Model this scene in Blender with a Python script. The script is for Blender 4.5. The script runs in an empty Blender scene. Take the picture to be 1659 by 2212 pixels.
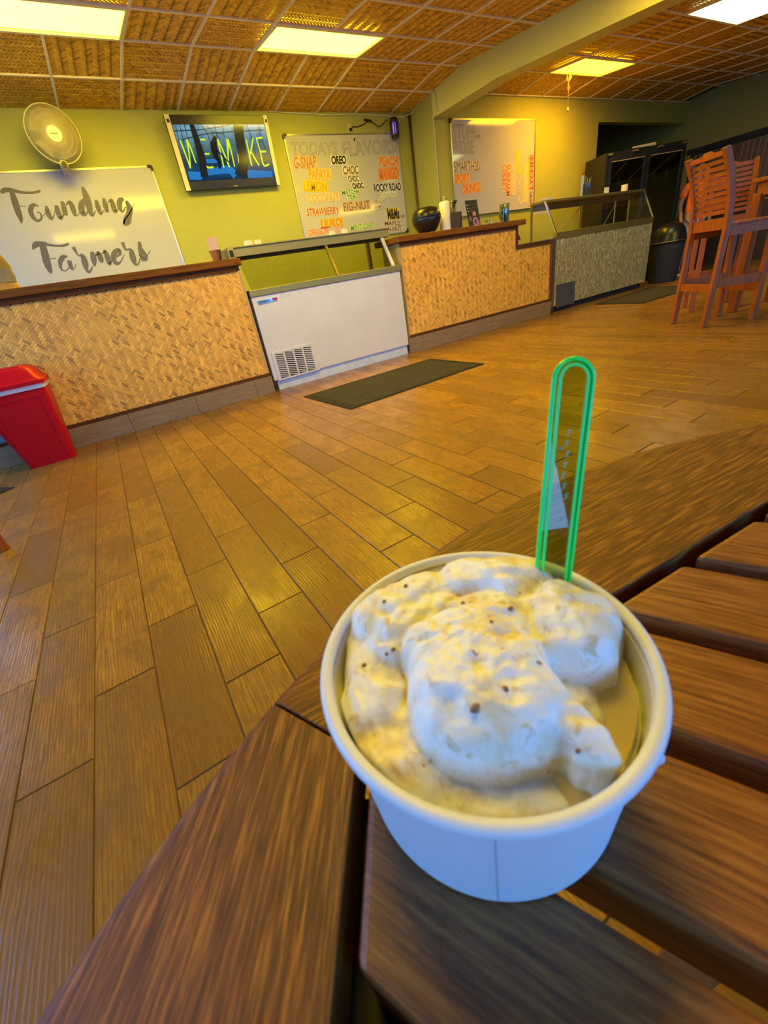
import bpy, bmesh, math, random
from mathutils import Vector, Matrix
random.seed(7)
S = bpy.context.scene
COL = S.collection
pi = math.pi

# ------------------------------------------------------------------ camera
CAM_H = 0.8806
def cam_axes(yaw, pitch, roll):
    fwd = Vector((math.sin(yaw)*math.cos(pitch), math.cos(yaw)*math.cos(pitch), math.sin(pitch)))
    right = Vector((math.cos(yaw), -math.sin(yaw), 0)); up = right.cross(fwd)
    r = math.cos(roll)*right + math.sin(roll)*up
    u = -math.sin(roll)*right + math.cos(roll)*up
    return r, u, fwd
cr, cu, cf = cam_axes(0.4865, -0.5123, -0.1816)
camd = bpy.data.cameras.new('camera'); cam = bpy.data.objects.new('camera', camd); COL.objects.link(cam)
camd.sensor_fit = 'HORIZONTAL'; camd.sensor_width = 36.0; camd.lens = 36.0*887.05/1659.0
camd.clip_start = 0.01; camd.clip_end = 100
cam.matrix_world = Matrix(((cr.x, cu.x, -cf.x, 0), (cr.y, cu.y, -cf.y, 0), (cr.z, cu.z, -cf.z, CAM_H), (0, 0, 0, 1)))
camd.dof.use_dof = True; camd.dof.focus_distance = 3.0; camd.dof.aperture_fstop = 24.0
S.camera = cam
FPX = 887.05
def to_px(p):
    d = Vector(p) - Vector((0, 0, CAM_H)); z = d.dot(cf)
    if z < 0.02: return None
    return (829.5 + FPX*d.dot(cr)/z, 1106 - FPX*d.dot(cu)/z)

# ------------------------------------------------------------------ world and exposure
w = bpy.data.worlds.new('daylight'); S.world = w; w.use_nodes = True
bg = w.node_tree.nodes['Background']; bg.inputs['Color'].default_value = (0.125, 0.39, 1.0, 1); bg.inputs['Strength'].default_value = 11.0
S.view_settings.view_transform = 'Standard'; S.view_settings.look = 'None'; S.view_settings.exposure = 0.06
S.view_settings.gamma = 1.0; S.view_settings.use_curve_mapping = False
def portal(name, loc, rot, sx, sy):
    l = bpy.data.lights.new(name, 'AREA'); l.shape = 'RECTANGLE'; l.size = sx; l.size_y = sy; l.cycles.is_portal = True
    o = bpy.data.objects.new(name, l); o.location = loc; o.rotation_euler = rot; COL.objects.link(o)

# room dimensions (metres)
YW, Y2, YC = 6.6444, 6.10, 4.528          # back wall, stepped-forward wall, counter fronts
XL, XR, YB, XJ, XO = -2.2, 12.06, -3.0, 5.166, 9.04
YRIDGE, ZRIDGE, SL = 5.5, 3.0624, 0.0885
ZWALL = 2.954
def zceil(y):
    return ZWALL + (YW-y)*(ZRIDGE-ZWALL)/(YW-YRIDGE) if y > YRIDGE else ZRIDGE - SL*(YRIDGE-y)
REAR_WINDOWS = [(-1.7, -0.3), (0.0, 1.5), (1.9, 3.4), (4.2, 5.9), (6.6, 8.4)]
RW_Z = (0.75, 2.05)
LEFT_WINDOWS = [(0.6, 2.4), (3.4, 5.9)]
LW_Z = (0.6, 2.42)
for i, (a, b) in enumerate(REAR_WINDOWS):
    portal('daylight_portal', ((a+b)/2, YB-0.02, sum(RW_Z)/2), (pi/2, 0, 0), b-a, RW_Z[1]-RW_Z[0])
for i, (a, b) in enumerate(LEFT_WINDOWS):
    portal('daylight_portal', (XL-0.02, (a+b)/2, sum(LW_Z)/2), (pi/2, 0, -pi/2), b-a, LW_Z[1]-LW_Z[0])

# ------------------------------------------------------------------ materials
def lin(c): return tuple(c) + (1,)
class NT:
    def __init__(s, name):
        m = bpy.data.materials.new(name); m.use_nodes = True; s.m = m; s.t = m.node_tree; s.b = s.t.nodes['Principled BSDF']
    def n(s, k, **kw):
        x = s.t.nodes.new(k)
        for a, v in kw.items():
            if a.startswith('i_'):
                x.inputs[int(a[2:]) if a[2:].isdigit() else a[2:].replace('_', ' ')].default_value = v
            else: setattr(x, a, v)
        return x
    def l(s, a, b): s.t.links.new(a, b)
    def set(s, **kw):
        for k, v in kw.items(): s.b.inputs[k.replace('_', ' ')].default_value = v
    def coords(s, kind, scale, loc=(0, 0, 0), rot=(0, 0, 0)):
        if kind == 'pos': o = s.n('ShaderNodeNewGeometry').outputs['Position']
        else: o = s.n('ShaderNodeTexCoord').outputs['Object']
        mp = s.n('ShaderNodeMapping'); mp.inputs['Scale'].default_value = scale; mp.inputs['Location'].default_value = loc; mp.inputs['Rotation'].default_value = rot
        s.l(o, mp.inputs['Vector']); return mp.outputs[0]
    def noise(s, vec, scale, detail=4, rough=.6, dist=0):
        x = s.n('ShaderNodeTexNoise'); x.inputs['Scale'].default_value = scale; x.inputs['Detail'].default_value = detail
        x.inputs['Roughness'].default_value = rough; x.inputs['Distortion'].default_value = dist
        s.l(vec, x.inputs['Vector']); return x.outputs[0]
    def ramp(s, fac, stops):
        r = s.n('ShaderNodeValToRGB'); e = r.color_ramp.elements
        while len(e) < len(stops): e.new(.5)
        for x, (p, c) in zip(e, stops): x.position = p; x.color = lin(c)
        s.l(fac, r.inputs[0]); return r.outputs[0]
    def mix(s, fac, a, b, mode='MIX'):
        x = s.n('ShaderNodeMix', data_type='RGBA', blend_type=mode)
        if isinstance(fac, (int, float)): x.inputs[0].default_value = fac
        else: s.l(fac, x.inputs[0])
        for k, v in ((6, a), (7, b)):
            if isinstance(v, tuple): x.inputs[k].default_value = lin(v)
            else: s.l(v, x.inputs[k])
        return x.outputs[2]
    def math(s, op, a, b=None):
        x = s.n('ShaderNodeMath', operation=op)
        for k, v in ((0, a), (1, b)):
            if v is None: continue
            if isinstance(v, (int, float)): x.inputs[k].default_value = v
            else: s.l(v, x.inputs[k])
        return x.outputs[0]
    def bump(s, h, strength=.2, dist=.002):
        b = s.n('ShaderNodeBump'); b.inputs['Strength'].default_value = strength; b.inputs['Distance'].default_value = dist
        s.l(h, b.inputs['Height']); s.l(b.outputs[0], s.b.inputs['Normal'])
    def base(s, c): s.l(c, s.b.inputs['Base Color'])

def plain(name, c, rough=.5, metal=0., var=.12, scale=12., spec=None):
    t = NT(name); t.set(Roughness=rough, Metallic=metal)
    if spec is not None: t.b.inputs['Specular IOR Level'].default_value = spec
    if var:
        f = t.noise(t.coords('obj', (1, 1, 1)), scale, 3)
        t.base(t.ramp(f, [(.3, tuple(x*(1-var) for x in c)), (.7, tuple(min(1, x*(1+var)) for x in c))]))
    else: t.set(Base_Color=lin(c))
    return t.m
def emis(name, c, strength):
    t = NT(name); t.set(Base_Color=lin((.8, .8, .8)), Roughness=.5, Emission_Color=lin(c), Emission_Strength=strength); return t.m
def glass(name, tint=(1, 1, 1), gloss=.08):
    m = bpy.data.materials.new(name); m.use_nodes = True; nt = m.node_tree; nt.nodes.clear()
    o = nt.nodes.new('ShaderNodeOutputMaterial'); a = nt.nodes.new('ShaderNodeBsdfTransparent'); a.inputs[0].default_value = lin(tint)
    g = nt.nodes.new('ShaderNodeBsdfGlossy'); g.inputs['Roughness'].default_value = .02
    lw = nt.nodes.new('ShaderNodeLayerWeight'); lw.inputs[0].default_value = .5
    pw = nt.nodes.new('ShaderNodeMath'); pw.operation = 'POWER'; pw.inputs[1].default_value = 4.0; nt.links.new(lw.outputs['Facing'], pw.inputs[0])
    ma = nt.nodes.new('ShaderNodeMath'); ma.operation = 'MULTIPLY_ADD'; ma.inputs[1].default_value = .8; ma.inputs[2].default_value = gloss*.5; nt.links.new(pw.outputs[0], ma.inputs[0])
    mx = nt.nodes.new('ShaderNodeMixShader')
    nt.links.new(ma.outputs[0], mx.inputs[0]); nt.links.new(a.outputs[0], mx.inputs[1]); nt.links.new(g.outputs[0], mx.inputs[2]); nt.links.new(mx.outputs[0], o.inputs[0])
    return m
def wood(name, dark, light, axis=0, scale=1., rough=.45, mid=None, bump=.15, streak=9.0, spec=.3):
    t = NT(name); t.set(Roughness=rough)
    sc = [streak*scale]*3; sc[axis] = .55*scale
    v = t.coords('obj', tuple(sc))
    f = t.noise(v, 6, 6, .62, .35)
    c = t.ramp(f, [(.28, dark), (.5, mid or tuple((a+b)/2 for a, b in zip(dark, light))), (.72, light)])
    sc2 = [60*scale]*3; sc2[axis] = 4*scale
    f2 = t.noise(t.coords('obj', tuple(sc2)), 8, 3, .6)
    c2 = t.mix(t.math('MULTIPLY', t.math('SUBTRACT', f2, .35), .9), c, tuple(x*.45 for x in dark))
    t.base(c2); t.b.inputs['Specular IOR Level'].default_value = spec; t.bump(f2, bump, .001); return t.m
M = {}
def floor_material():
    t = NT('plank_tile'); t.b.inputs['Specular IOR Level'].default_value = .28; g = t.n('ShaderNodeNewGeometry').outputs['Position']
    sp = t.n('ShaderNodeSeparateXYZ'); t.l(g, sp.inputs[0])
    k = t.math('FLOOR', t.math('DIVIDE', t.math('ADD', sp.outputs[0], .4028), .1602))
    yy = t.math('SUBTRACT', t.math('SUBTRACT', sp.outputs[1], 1.145), t.math('MULTIPLY', k, .2117))
    j = t.math('FLOOR', t.math('DIVIDE', yy, .6355))
    cb = t.n('ShaderNodeCombineXYZ'); t.l(k, cb.inputs[0]); t.l(j, cb.inputs[1])
    wn = t.n('ShaderNodeTexWhiteNoise', noise_dimensions='3D'); t.l(cb.outputs[0], wn.inputs['Vector'])
    # grain coordinates shifted for every plank
    sc = t.n('ShaderNodeVectorMath', operation='MULTIPLY'); t.l(wn.outputs['Color'], sc.inputs[0]); sc.inputs[1].default_value = (40, 40, 0)
    ad = t.n('ShaderNodeVectorMath', operation='ADD'); t.l(g, ad.inputs[0]); t.l(sc.outputs[0], ad.inputs[1])
    def mp(s):
        m_ = t.n('ShaderNodeMapping'); m_.inputs['Scale'].default_value = s; t.l(ad.outputs[0], m_.inputs[0]); return m_.outputs[0]
    grain = t.noise(mp((26, 2.2, 1)), 4, 6, .65, 1.6)
    blot = t.noise(mp((3.2, 2.2, 1)), 2.2, 4, .6, .6)
    fine = t.noise(mp((160, 14, 1)), 4, 3, .6)
    wv = t.n('ShaderNodeTexWave', wave_type='BANDS', bands_direction='X'); t.l(mp((1, .10, 1)), wv.inputs['Vector'])
    for k_, v_ in (('Scale', 34.0), ('Distortion', 9.0), ('Detail', 3.0), ('Detail Scale', .8), ('Detail Roughness', .6)): wv.inputs[k_].default_value = v_
    base = t.ramp(wn.outputs['Value'], [(0, (.22, .095, .012)), (.3, (.38, .170, .015)), (.6, (.53, .245, .020)), (.8, (.42, .21, .02)), (1, (.27, .13, .022))])
    c = t.mix(t.ramp(grain, [(.35, (1, 1, 1)), (.68, (0, 0, 0))]), base, (.11, .043, .012))
    c = t.mix(.85, base, c)
    c = t.mix(t.ramp(blot, [(.47, (0, 0, 0)), (.64, (.72, .72, .72))]), c, (.13, .06, .015))
    c = t.mix(t.ramp(wv.outputs[1], [(.45, (0, 0, 0)), (.95, (.55, .55, .55))]), c, (.12, .052, .012))
    c = t.mix(t.math('MULTIPLY', fine, .35), c, (.50, .26, .03))
    t.base(c)
    t.l(t.ramp(blot, [(.3, (.20, .20, .20)), (.7, (.36, .36, .36))]), t.b.inputs['Roughness'])
    t.bump(t.mix(.5, grain, wv.outputs[1]), .3, .0015)
    return t.m
def weave_material(name, gain):
    t = NT(name); t.set(Roughness=.55)
    a = t.n('ShaderNodeAttribute', attribute_name='strip'); f = t.noise(t.coords('obj', (1, 1, 1)), 90, 3)
    c = t.mix(t.math('MULTIPLY', f, .25), a.outputs['Color'], (.18, .085, .02))
    gm = t.mix(1.0, c, gain, 'MULTIPLY')
    t.base(gm); return t.m
def wall_paint(name, c):
    t = NT(name); t.set(Roughness=.6)
    f = t.noise(t.coords('pos', (1, 1, 1)), 1.3, 4)
    t.base(t.ramp(f, [(.3, tuple(x*.94 for x in c)), (.7, tuple(x*1.05 for x in c))]))
    t.bump(t.noise(t.coords('pos', (1, 1, 1)), 160, 3), .08, .001); return t.m
def brushed(name, c, rough=.3, swirl=False):
    t = NT(name); t.set(Metallic=.45 if swirl else 1.0, Roughness=rough)
    if swirl:
        v = t.coords('pos', (1, 1, 1))
        f = t.noise(t.coords('pos', (7, 1, 2.2), rot=(0, .5, 0)), 3.0, 4, .6, 3.0)
        t.base(t.ramp(f, [(.38, tuple(x*.5 for x in c)), (.52, tuple(x*.85 for x in c)), (.62, tuple(min(1, x*1.5) for x in c))]))
        t.l(t.ramp(f, [(.3, (.5, .5, .5)), (.7, (.28, .28, .28))]), t.b.inputs['Roughness'])
        t.bump(f, .5, .004)
    else:
        f = t.noise(t.coords('pos', (2, 2, 60)), 4, 3)
        t.base(t.ramp(f, [(.3, tuple(x*.85 for x in c)), (.7, c)]))
    return t.m
def paper(c): return plain('paper', c, .85, var=.05)
M['floor'] = floor_material()
M['grout'] = plain('grout', (.10, .055, .03), .8)
M['green'] = wall_paint('green_wall_paint', (.41, .405, .07))
M['olive'] = wall_paint('olive_wall_paint', (.30, .275, .055))
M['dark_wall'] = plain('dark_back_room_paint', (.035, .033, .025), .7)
M['brown_wall'] = plain('brown_wainscot', (.10, .055, .02), .5)
M['white'] = plain('white_paint', (.64, .63, .58), .35, var=.04)
M['board'] = plain('whiteboard_enamel', (.50, .49, .47), .07, var=.02, scale=3)
M['cream'] = plain('cream_plastic', (.52, .45, .27), .4, var=.04)
M['black'] = plain('black_plastic', (.012, .012, .012), .3, var=.1)
M['matte_black'] = plain('matte_black', (.02, .018, .016), .7, var=.1)
M['steel'] = brushed('brushed_steel', (.44, .345, .11), .5)  # reflection of the warm room is tinted into the steel colour
M['swirl'] = brushed('swirled_steel', (.64, .54, .24), .5, True)
M['chrome'] = brushed('chrome', (.8, .8, .78), .12)
M['alu'] = brushed('aluminium_trim', (.70, .68, .62), .3)
M['grid'] = plain('ceiling_grid_paint', (.86, .76, .46), .5, var=.05)
M['glass'] = glass('clear_glass', (.96, .98, .95))
M['wglass'] = glass('window_glass', (.98, .99, 1))
M['weave'] = weave_material('woven_bamboo', (1.66, 1.30, .42))
M['ctile'] = weave_material('woven_ceiling_mat', (1.65, 1.42, .22))
M['topwood'] = wood('dark_counter_wood', (.13, .040, .005), (.30, .11, .012), 0, 1.2, .6, spec=.12)
M['trimwood'] = wood('dark_trim_wood', (.08, .026, .008), (.17, .062, .012), 0, 1.2, .6, spec=.1)
M['basetile'] = wood('grey_brown_base_tile', (.24, .145, .065), (.38, .25, .125), 0, 1., .5)
M['teak'] = wood('oiled_teak', (.060, .019, .004), (.50, .21, .022), 0, 10.0, .48, mid=(.18, .065, .010), bump=.2, streak=8)
M['teak_dark'] = wood('weathered_teak_slat', (.11, .030, .010), (.50, .20, .040), 0, 10.0, .42, mid=(.30, .098, .020), bump=.2, streak=8, spec=.6)
M['redwood'] = wood('reddish_chair_wood', (.27, .058, .006), (.46, .12, .012), 2, 1.0, .45)
M['leaf'] = plain('dry_leaf', (.18, .07, .03), .7)
M['red'] = plain('red_plastic', (.50, .004, .012), .4, var=.06, spec=.2)
M['freezer'] = plain('cream_white_enamel', (.70, .66, .62), .3, var=.04, scale=3)
M['beam'] = wall_paint('green_paint_lightened', (.66, .62, .14))  # wall green, lightened in its colour where too little light reaches the beam
FLAVOR = {
 'G-SNAP':((3.092, 2.35), (3.433, 2.352), (3.117, 2.48)),
 'OREO':((3.687, 2.379), (3.929, 2.377), (3.698, 2.477)),
 'PEACH':((4.498, 2.331), (4.848, 2.329), (4.505, 2.445)),
 'CHOC1':((3.851, 2.256), (4.109, 2.256), (3.861, 2.357)),
 'CHOC2':((3.922, 2.165), (4.104, 2.164), (3.914, 2.239)),
 'CHOC3':((3.976, 2.082), (4.168, 2.082), (3.966, 2.153)),
 'MANGO':((4.464, 2.16), (4.821, 2.17), (4.478, 2.307)),
 'PAPAYA':((3.286, 2.222), (3.631, 2.207), (3.304, 2.347)),
 'LEMON':((3.168, 2.1), (3.534, 2.071), (3.189, 2.222)),
 'PALE':((3.202, 1.963), (3.71, 1.961), (3.209, 2.06)),
 'STRAWBERRY':((3.14, 1.81), (3.664, 1.801), (3.158, 1.898)),
 'LILIKOI':((3.335, 1.646), (3.692, 1.647), (3.349, 1.753)),
 'DRAGON':((3.107, 1.568), (3.429, 1.575), (3.123, 1.649)),
 'FRUIT':((3.55, 1.569), (3.689, 1.573), (3.559, 1.637)),
 'MINT CHIP':((3.823, 1.572), (4.232, 1.58), (3.831, 1.641)),
 'MATCHA':((3.775, 2.023), (4.081, 2.026), (3.779, 2.073)),
 'TEA':((3.854, 1.963), (4.009, 1.969), (3.851, 2.013)),
 'FIG-NUT':((3.762, 1.82), (4.227, 1.824), (3.766, 1.927)),
 'ROCKY ROAD':((4.338, 2.027), (4.852, 2.021), (4.342, 2.125)),
 'Pistachio':((4.445, 1.942), (4.758, 1.951), (4.451, 2.011)),
 'PRALINE':((4.325, 1.886), (4.552, 1.883), (4.326, 1.929)),
 '&':((4.402, 1.841), (4.433, 1.841), (4.403, 1.865)),
 'CREAM':((4.322, 1.796), (4.544, 1.797), (4.316, 1.842)),
 'M&Ms':((4.526, 1.655), (4.757, 1.654), (4.537, 1.802)),
 'MAPLE':((4.457, 1.588), (4.751, 1.569), (4.459, 1.644)),
 'WALNUT':((4.401, 1.509), (4.773, 1.504), (4.404, 1.565)),
 'TODAYS':((3.102, 2.494), (3.809, 2.486), (3.124, 2.633)),
 'FLAVORS!':((3.907, 2.46), (4.875, 2.485), (3.911, 2.622)),
 'magnet':((4.115, 2.634), (4.136, 2.633), (4.122, 2.666)),
 'blackmark':((4.792, 1.662), (4.851, 1.663), (4.79, 1.702)),
}
FRIDGE = {
 'STUFF':((5.5, 2.487), (5.941, 2.482), (5.524, 2.661)),
 'in the':((5.941, 2.488), (6.054, 2.492), (5.945, 2.545)),
 'FRIDGE':((5.483, 2.308), (5.915, 2.306), (5.479, 2.468)),
 'SMARTH20':((5.489, 2.103), (6.023, 2.095), (5.488, 2.224)),
 'SPORT':((5.482, 1.95), (5.798, 1.961), (5.486, 2.066)),
 'DRINKS':((5.629, 1.811), (6.008, 1.829), (5.633, 1.939)),
 'CHERRY':((6.532, 2.149), (6.524, 1.801), (6.61, 2.154)),
 'SURINAM':((6.624, 2.152), (6.617, 1.732), (6.709, 2.153)),
 'LYCHEE':((7.283, 1.797), (7.277, 2.262), (7.193, 1.798)),
 'GRAPE':((7.194, 1.765), (7.192, 1.543), (7.269, 1.761)),
 'PINEAPPLE':((6.92, 1.968), (6.936, 1.614), (6.992, 1.965)),
 'yellowcard':((6.891, 2.009), (6.991, 2.017), (6.828, 2.318)),
 'palecard':((6.737, 1.745), (6.852, 1.739), (6.741, 2.158)),
 'strip':((7.032, 1.629), (7.152, 1.621), (7.033, 2.164)),
 'redband':((7.16, 1.779), (7.186, 1.782), (7.149, 2.261)),
 'cherrycard':((6.506, 1.754), (6.712, 1.722), (6.512, 2.157)),
}
FOUNDING = [[(-0.282, 2.27, 0.018), (-0.239, 2.293, 0.029), (-0.179, 2.289, 0.025), (-0.107, 2.267, 0.019), (-0.016, 2.258, 0.015), (0.052, 2.265, 0.017), (0.071, 2.276, 0.008)], [(-0.187, 2.275, 0.031), (-0.198, 2.2, 0.042), (-0.213, 2.119, 0.041), (-0.222, 2.047, 0.031), (-0.236, 2.0, 0.004)], [(-0.19, 2.153, 0.006), (-0.155, 2.149, 0.006), (-0.122, 2.147, 0.005)], [(-0.011, 2.136, 0.009), (-0.045, 2.154, 0.021), (-0.092, 2.121, 0.031), (-0.108, 2.059, 0.031), (-0.082, 2.012, 0.017), (-0.034, 2.032, 0.013), (-0.024, 2.074, 0.01), (-0.049, 2.091, 0.007)], [(-0.029, 2.042, 0.006), (0.002, 2.059, 0.004), (0.036, 2.085, 0.005)], [(0.061, 2.137, 0.015), (0.047, 2.069, 0.037), (0.052, 2.017, 0.017), (0.097, 2.054, 0.005), (0.142, 2.126, 0.005)], [(0.156, 2.136, 0.026), (0.143, 2.062, 0.038), (0.143, 2.013, 0.02), (0.193, 2.058, 0.005)], [(0.228, 2.168, 0.022), (0.217, 2.11, 0.036), (0.202, 2.041, 0.031)], [(0.244, 2.13, 0.005), (0.297, 2.158, 0.023), (0.301, 2.104, 0.039), (0.294, 2.04, 0.023), (0.315, 2.033, 0.006), (0.36, 2.068, 0.005)], [(0.485, 2.147, 0.012), (0.444, 2.16, 0.028), (0.396, 2.12, 0.041), (0.373, 2.045, 0.039), (0.414, 2.042, 0.011), (0.465, 2.115, 0.007)], [(0.482, 2.286, 0.018), (0.479, 2.212, 0.044), (0.47, 2.126, 0.049), (0.454, 2.039, 0.031), (0.47, 2.021, 0.014), (0.513, 2.062, 0.005)], [(0.562, 2.158, 0.019), (0.552, 2.087, 0.038), (0.552, 2.026, 0.016), (0.599, 2.062, 0.004)], [(0.646, 2.169, 0.019), (0.636, 2.104, 0.038), (0.625, 2.038, 0.026)], [(0.669, 2.124, 0.006), (0.717, 2.149, 0.022), (0.713, 2.088, 0.041), (0.712, 2.037, 0.024), (0.755, 2.062, 0.004)], [(0.85, 2.152, 0.018), (0.806, 2.138, 0.037), (0.776, 2.083, 0.037), (0.786, 2.032, 0.015), (0.844, 2.079, 0.007)], [(0.868, 2.134, 0.02), (0.877, 2.065, 0.045), (0.842, 1.999, 0.043), (0.795, 1.942, 0.055), (0.756, 1.913, 0.025), (0.771, 1.947, 0.01), (0.864, 2.02, 0.007), (0.949, 2.106, 0.004)]]
FARMERS = [[(-0.248, 1.762, 0.01), (-0.201, 1.802, 0.038), (-0.123, 1.802, 0.03), (-0.069, 1.783, 0.017), (0.027, 1.767, 0.015), (0.088, 1.773, 0.018), (0.11, 1.787, 0.007)], [(-0.14, 1.79, 0.043), (-0.16, 1.702, 0.05), (-0.18, 1.613, 0.05), (-0.187, 1.538, 0.029), (-0.192, 1.519, 0.005)], [(-0.131, 1.655, 0.007), (-0.107, 1.656, 0.006), (-0.077, 1.658, 0.009)], [(0.042, 1.662, 0.009), (0.0, 1.661, 0.029), (-0.049, 1.62, 0.032), (-0.072, 1.559, 0.016), (-0.046, 1.526, 0.007), (0.026, 1.564, 0.009)], [(0.041, 1.622, 0.029), (0.031, 1.564, 0.03), (0.038, 1.527, 0.007), (0.093, 1.58, 0.005)], [(0.12, 1.624, 0.004), (0.139, 1.704, 0.018), (0.139, 1.744, 0.028), (0.145, 1.692, 0.016), (0.152, 1.656, 0.01), (0.193, 1.651, 0.03), (0.185, 1.581, 0.047), (0.171, 1.51, 0.026), (0.19, 1.484, 0.017), (0.246, 1.537, 0.009)], [(0.304, 1.68, 0.024), (0.288, 1.605, 0.043), (0.267, 1.535, 0.014)], [(0.311, 1.626, 0.007), (0.364, 1.662, 0.029), (0.36, 1.596, 0.041), (0.356, 1.56, 0.015)], [(0.401, 1.646, 0.007), (0.438, 1.672, 0.024), (0.437, 1.599, 0.044), (0.427, 1.534, 0.02), (0.47, 1.571, 0.005)], [(0.528, 1.601, 0.008), (0.587, 1.631, 0.022), (0.584, 1.67, 0.025), (0.525, 1.638, 0.037), (0.493, 1.581, 0.037), (0.506, 1.536, 0.03), (0.557, 1.549, 0.01), (0.625, 1.615, 0.005)], [(0.64, 1.65, 0.005), (0.659, 1.708, 0.03), (0.659, 1.738, 0.028), (0.66, 1.666, 0.018), (0.698, 1.662, 0.013), (0.716, 1.642, 0.038), (0.705, 1.569, 0.049), (0.706, 1.506, 0.025), (0.738, 1.502, 0.01), (0.782, 1.56, 0.007)], [(0.845, 1.726, 0.024), (0.827, 1.667, 0.034), (0.828, 1.605, 0.06), (0.824, 1.561, 0.065), (0.787, 1.538, 0.018)], [(0.846, 1.565, 0.01), (0.885, 1.586, 0.006), (0.932, 1.625, 0.006)]]
TV_TEXT = [[(0.08, 0.678, 0.019), (0.092, 0.509, 0.019), (0.101, 0.303, 0.017)], [(0.101, 0.303, 0.015), (0.129, 0.506, 0.017), (0.144, 0.686, 0.022)], [(0.144, 0.686, 0.022), (0.16, 0.548, 0.019), (0.169, 0.374, 0.017)], [(0.273, 0.681, 0.02), (0.319, 0.679, 0.019)], [(0.277, 0.493, 0.02), (0.323, 0.49, 0.02)], [(0.255, 0.346, 0.02), (0.271, 0.306, 0.023), (0.329, 0.308, 0.021)], [(0.43, 0.295, 0.017), (0.435, 0.467, 0.019), (0.439, 0.685, 0.018)], [(0.439, 0.685, 0.018), (0.464, 0.532, 0.02), (0.49, 0.296, 0.024)], [(0.495, 0.386, 0.016), (0.515, 0.529, 0.023), (0.54, 0.681, 0.039)], [(0.54, 0.681, 0.031), (0.546, 0.505, 0.019), (0.543, 0.298, 0.017)], [(0.591, 0.311, 0.011), (0.604, 0.424, 0.011), (0.606, 0.48, 0.008)], [(0.726, 0.302, 0.022), (0.728, 0.473, 0.02), (0.731, 0.673, 0.017)], [(0.72, 0.428, 0.02), (0.769, 0.561, 0.021), (0.805, 0.693, 0.016)], [(0.752, 0.516, 0.02), (0.776, 0.413, 0.021), (0.807, 0.302, 0.021)], [(0.837, 0.686, 0.021), (0.909, 0.694, 0.022)], [(0.858, 0.5, 0.022), (0.918, 0.499, 0.02)], [(0.84, 0.68, 0.018), (0.852, 0.511, 0.017), (0.858, 0.304, 0.022), (0.921, 0.317, 0.02)]]
TV_DARK = [[(0.229, 0.88, 0.044), (0.236, 0.661, 0.059), (0.237, 0.446, 0.068), (0.212, 0.171, 0.069)], [(0.679, 0.87, 0.096), (0.659, 0.588, 0.097), (0.65, 0.364, 0.091), (0.576, 0.14, 0.123)], [(0.426, 0.717, 0.023), (0.387, 0.601, 0.062), (0.381, 0.47, 0.054), (0.395, 0.381, 0.031), (0.391, 0.281, 0.024)], [(0.398, 0.557, 0.016), (0.432, 0.489, 0.012), (0.489, 0.375, 0.011)]]
TV_BARS = [[(0.029, 0.793, 0.009), (0.153, 0.8, 0.009), (0.342, 0.815, 0.009), (0.608, 0.872, 0.008)], [(0.091, 0.677, 0.007), (0.33, 0.752, 0.009), (0.566, 0.777, 0.01), (0.936, 0.799, 0.01)], [(0.323, 0.868, 0.009), (0.356, 0.73, 0.01), (0.363, 0.537, 0.009)], [(0.446, 0.876, 0.01), (0.443, 0.706, 0.011)], [(0.368, 0.867, 0.007), (0.412, 0.782, 0.007), (0.521, 0.746, 0.008)], [(0.522, 0.874, 0.008), (0.513, 0.703, 0.008)], [(0.767, 0.869, 0.008), (0.792, 0.693, 0.01), (0.794, 0.469, 0.01)], [(0.898, 0.866, 0.008), (0.9, 0.689, 0.008), (0.92, 0.462, 0.01)], [(0.08, 0.863, 0.007), (0.063, 0.616, 0.007)], [(0.118, 0.872, 0.007), (0.107, 0.614, 0.007)], [(0.161, 0.871, 0.007), (0.155, 0.633, 0.007)]]
TV_BLUE = [[(0.066, 0.206, 0.067), (0.186, 0.196, 0.061)], [(0.256, 0.235, 0.046), (0.468, 0.264, 0.064), (0.531, 0.167, 0.073)], [(0.66, 0.191, 0.066), (0.937, 0.156, 0.061)], [(0.272, 0.389, 0.03), (0.382, 0.393, 0.031)]]
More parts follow.
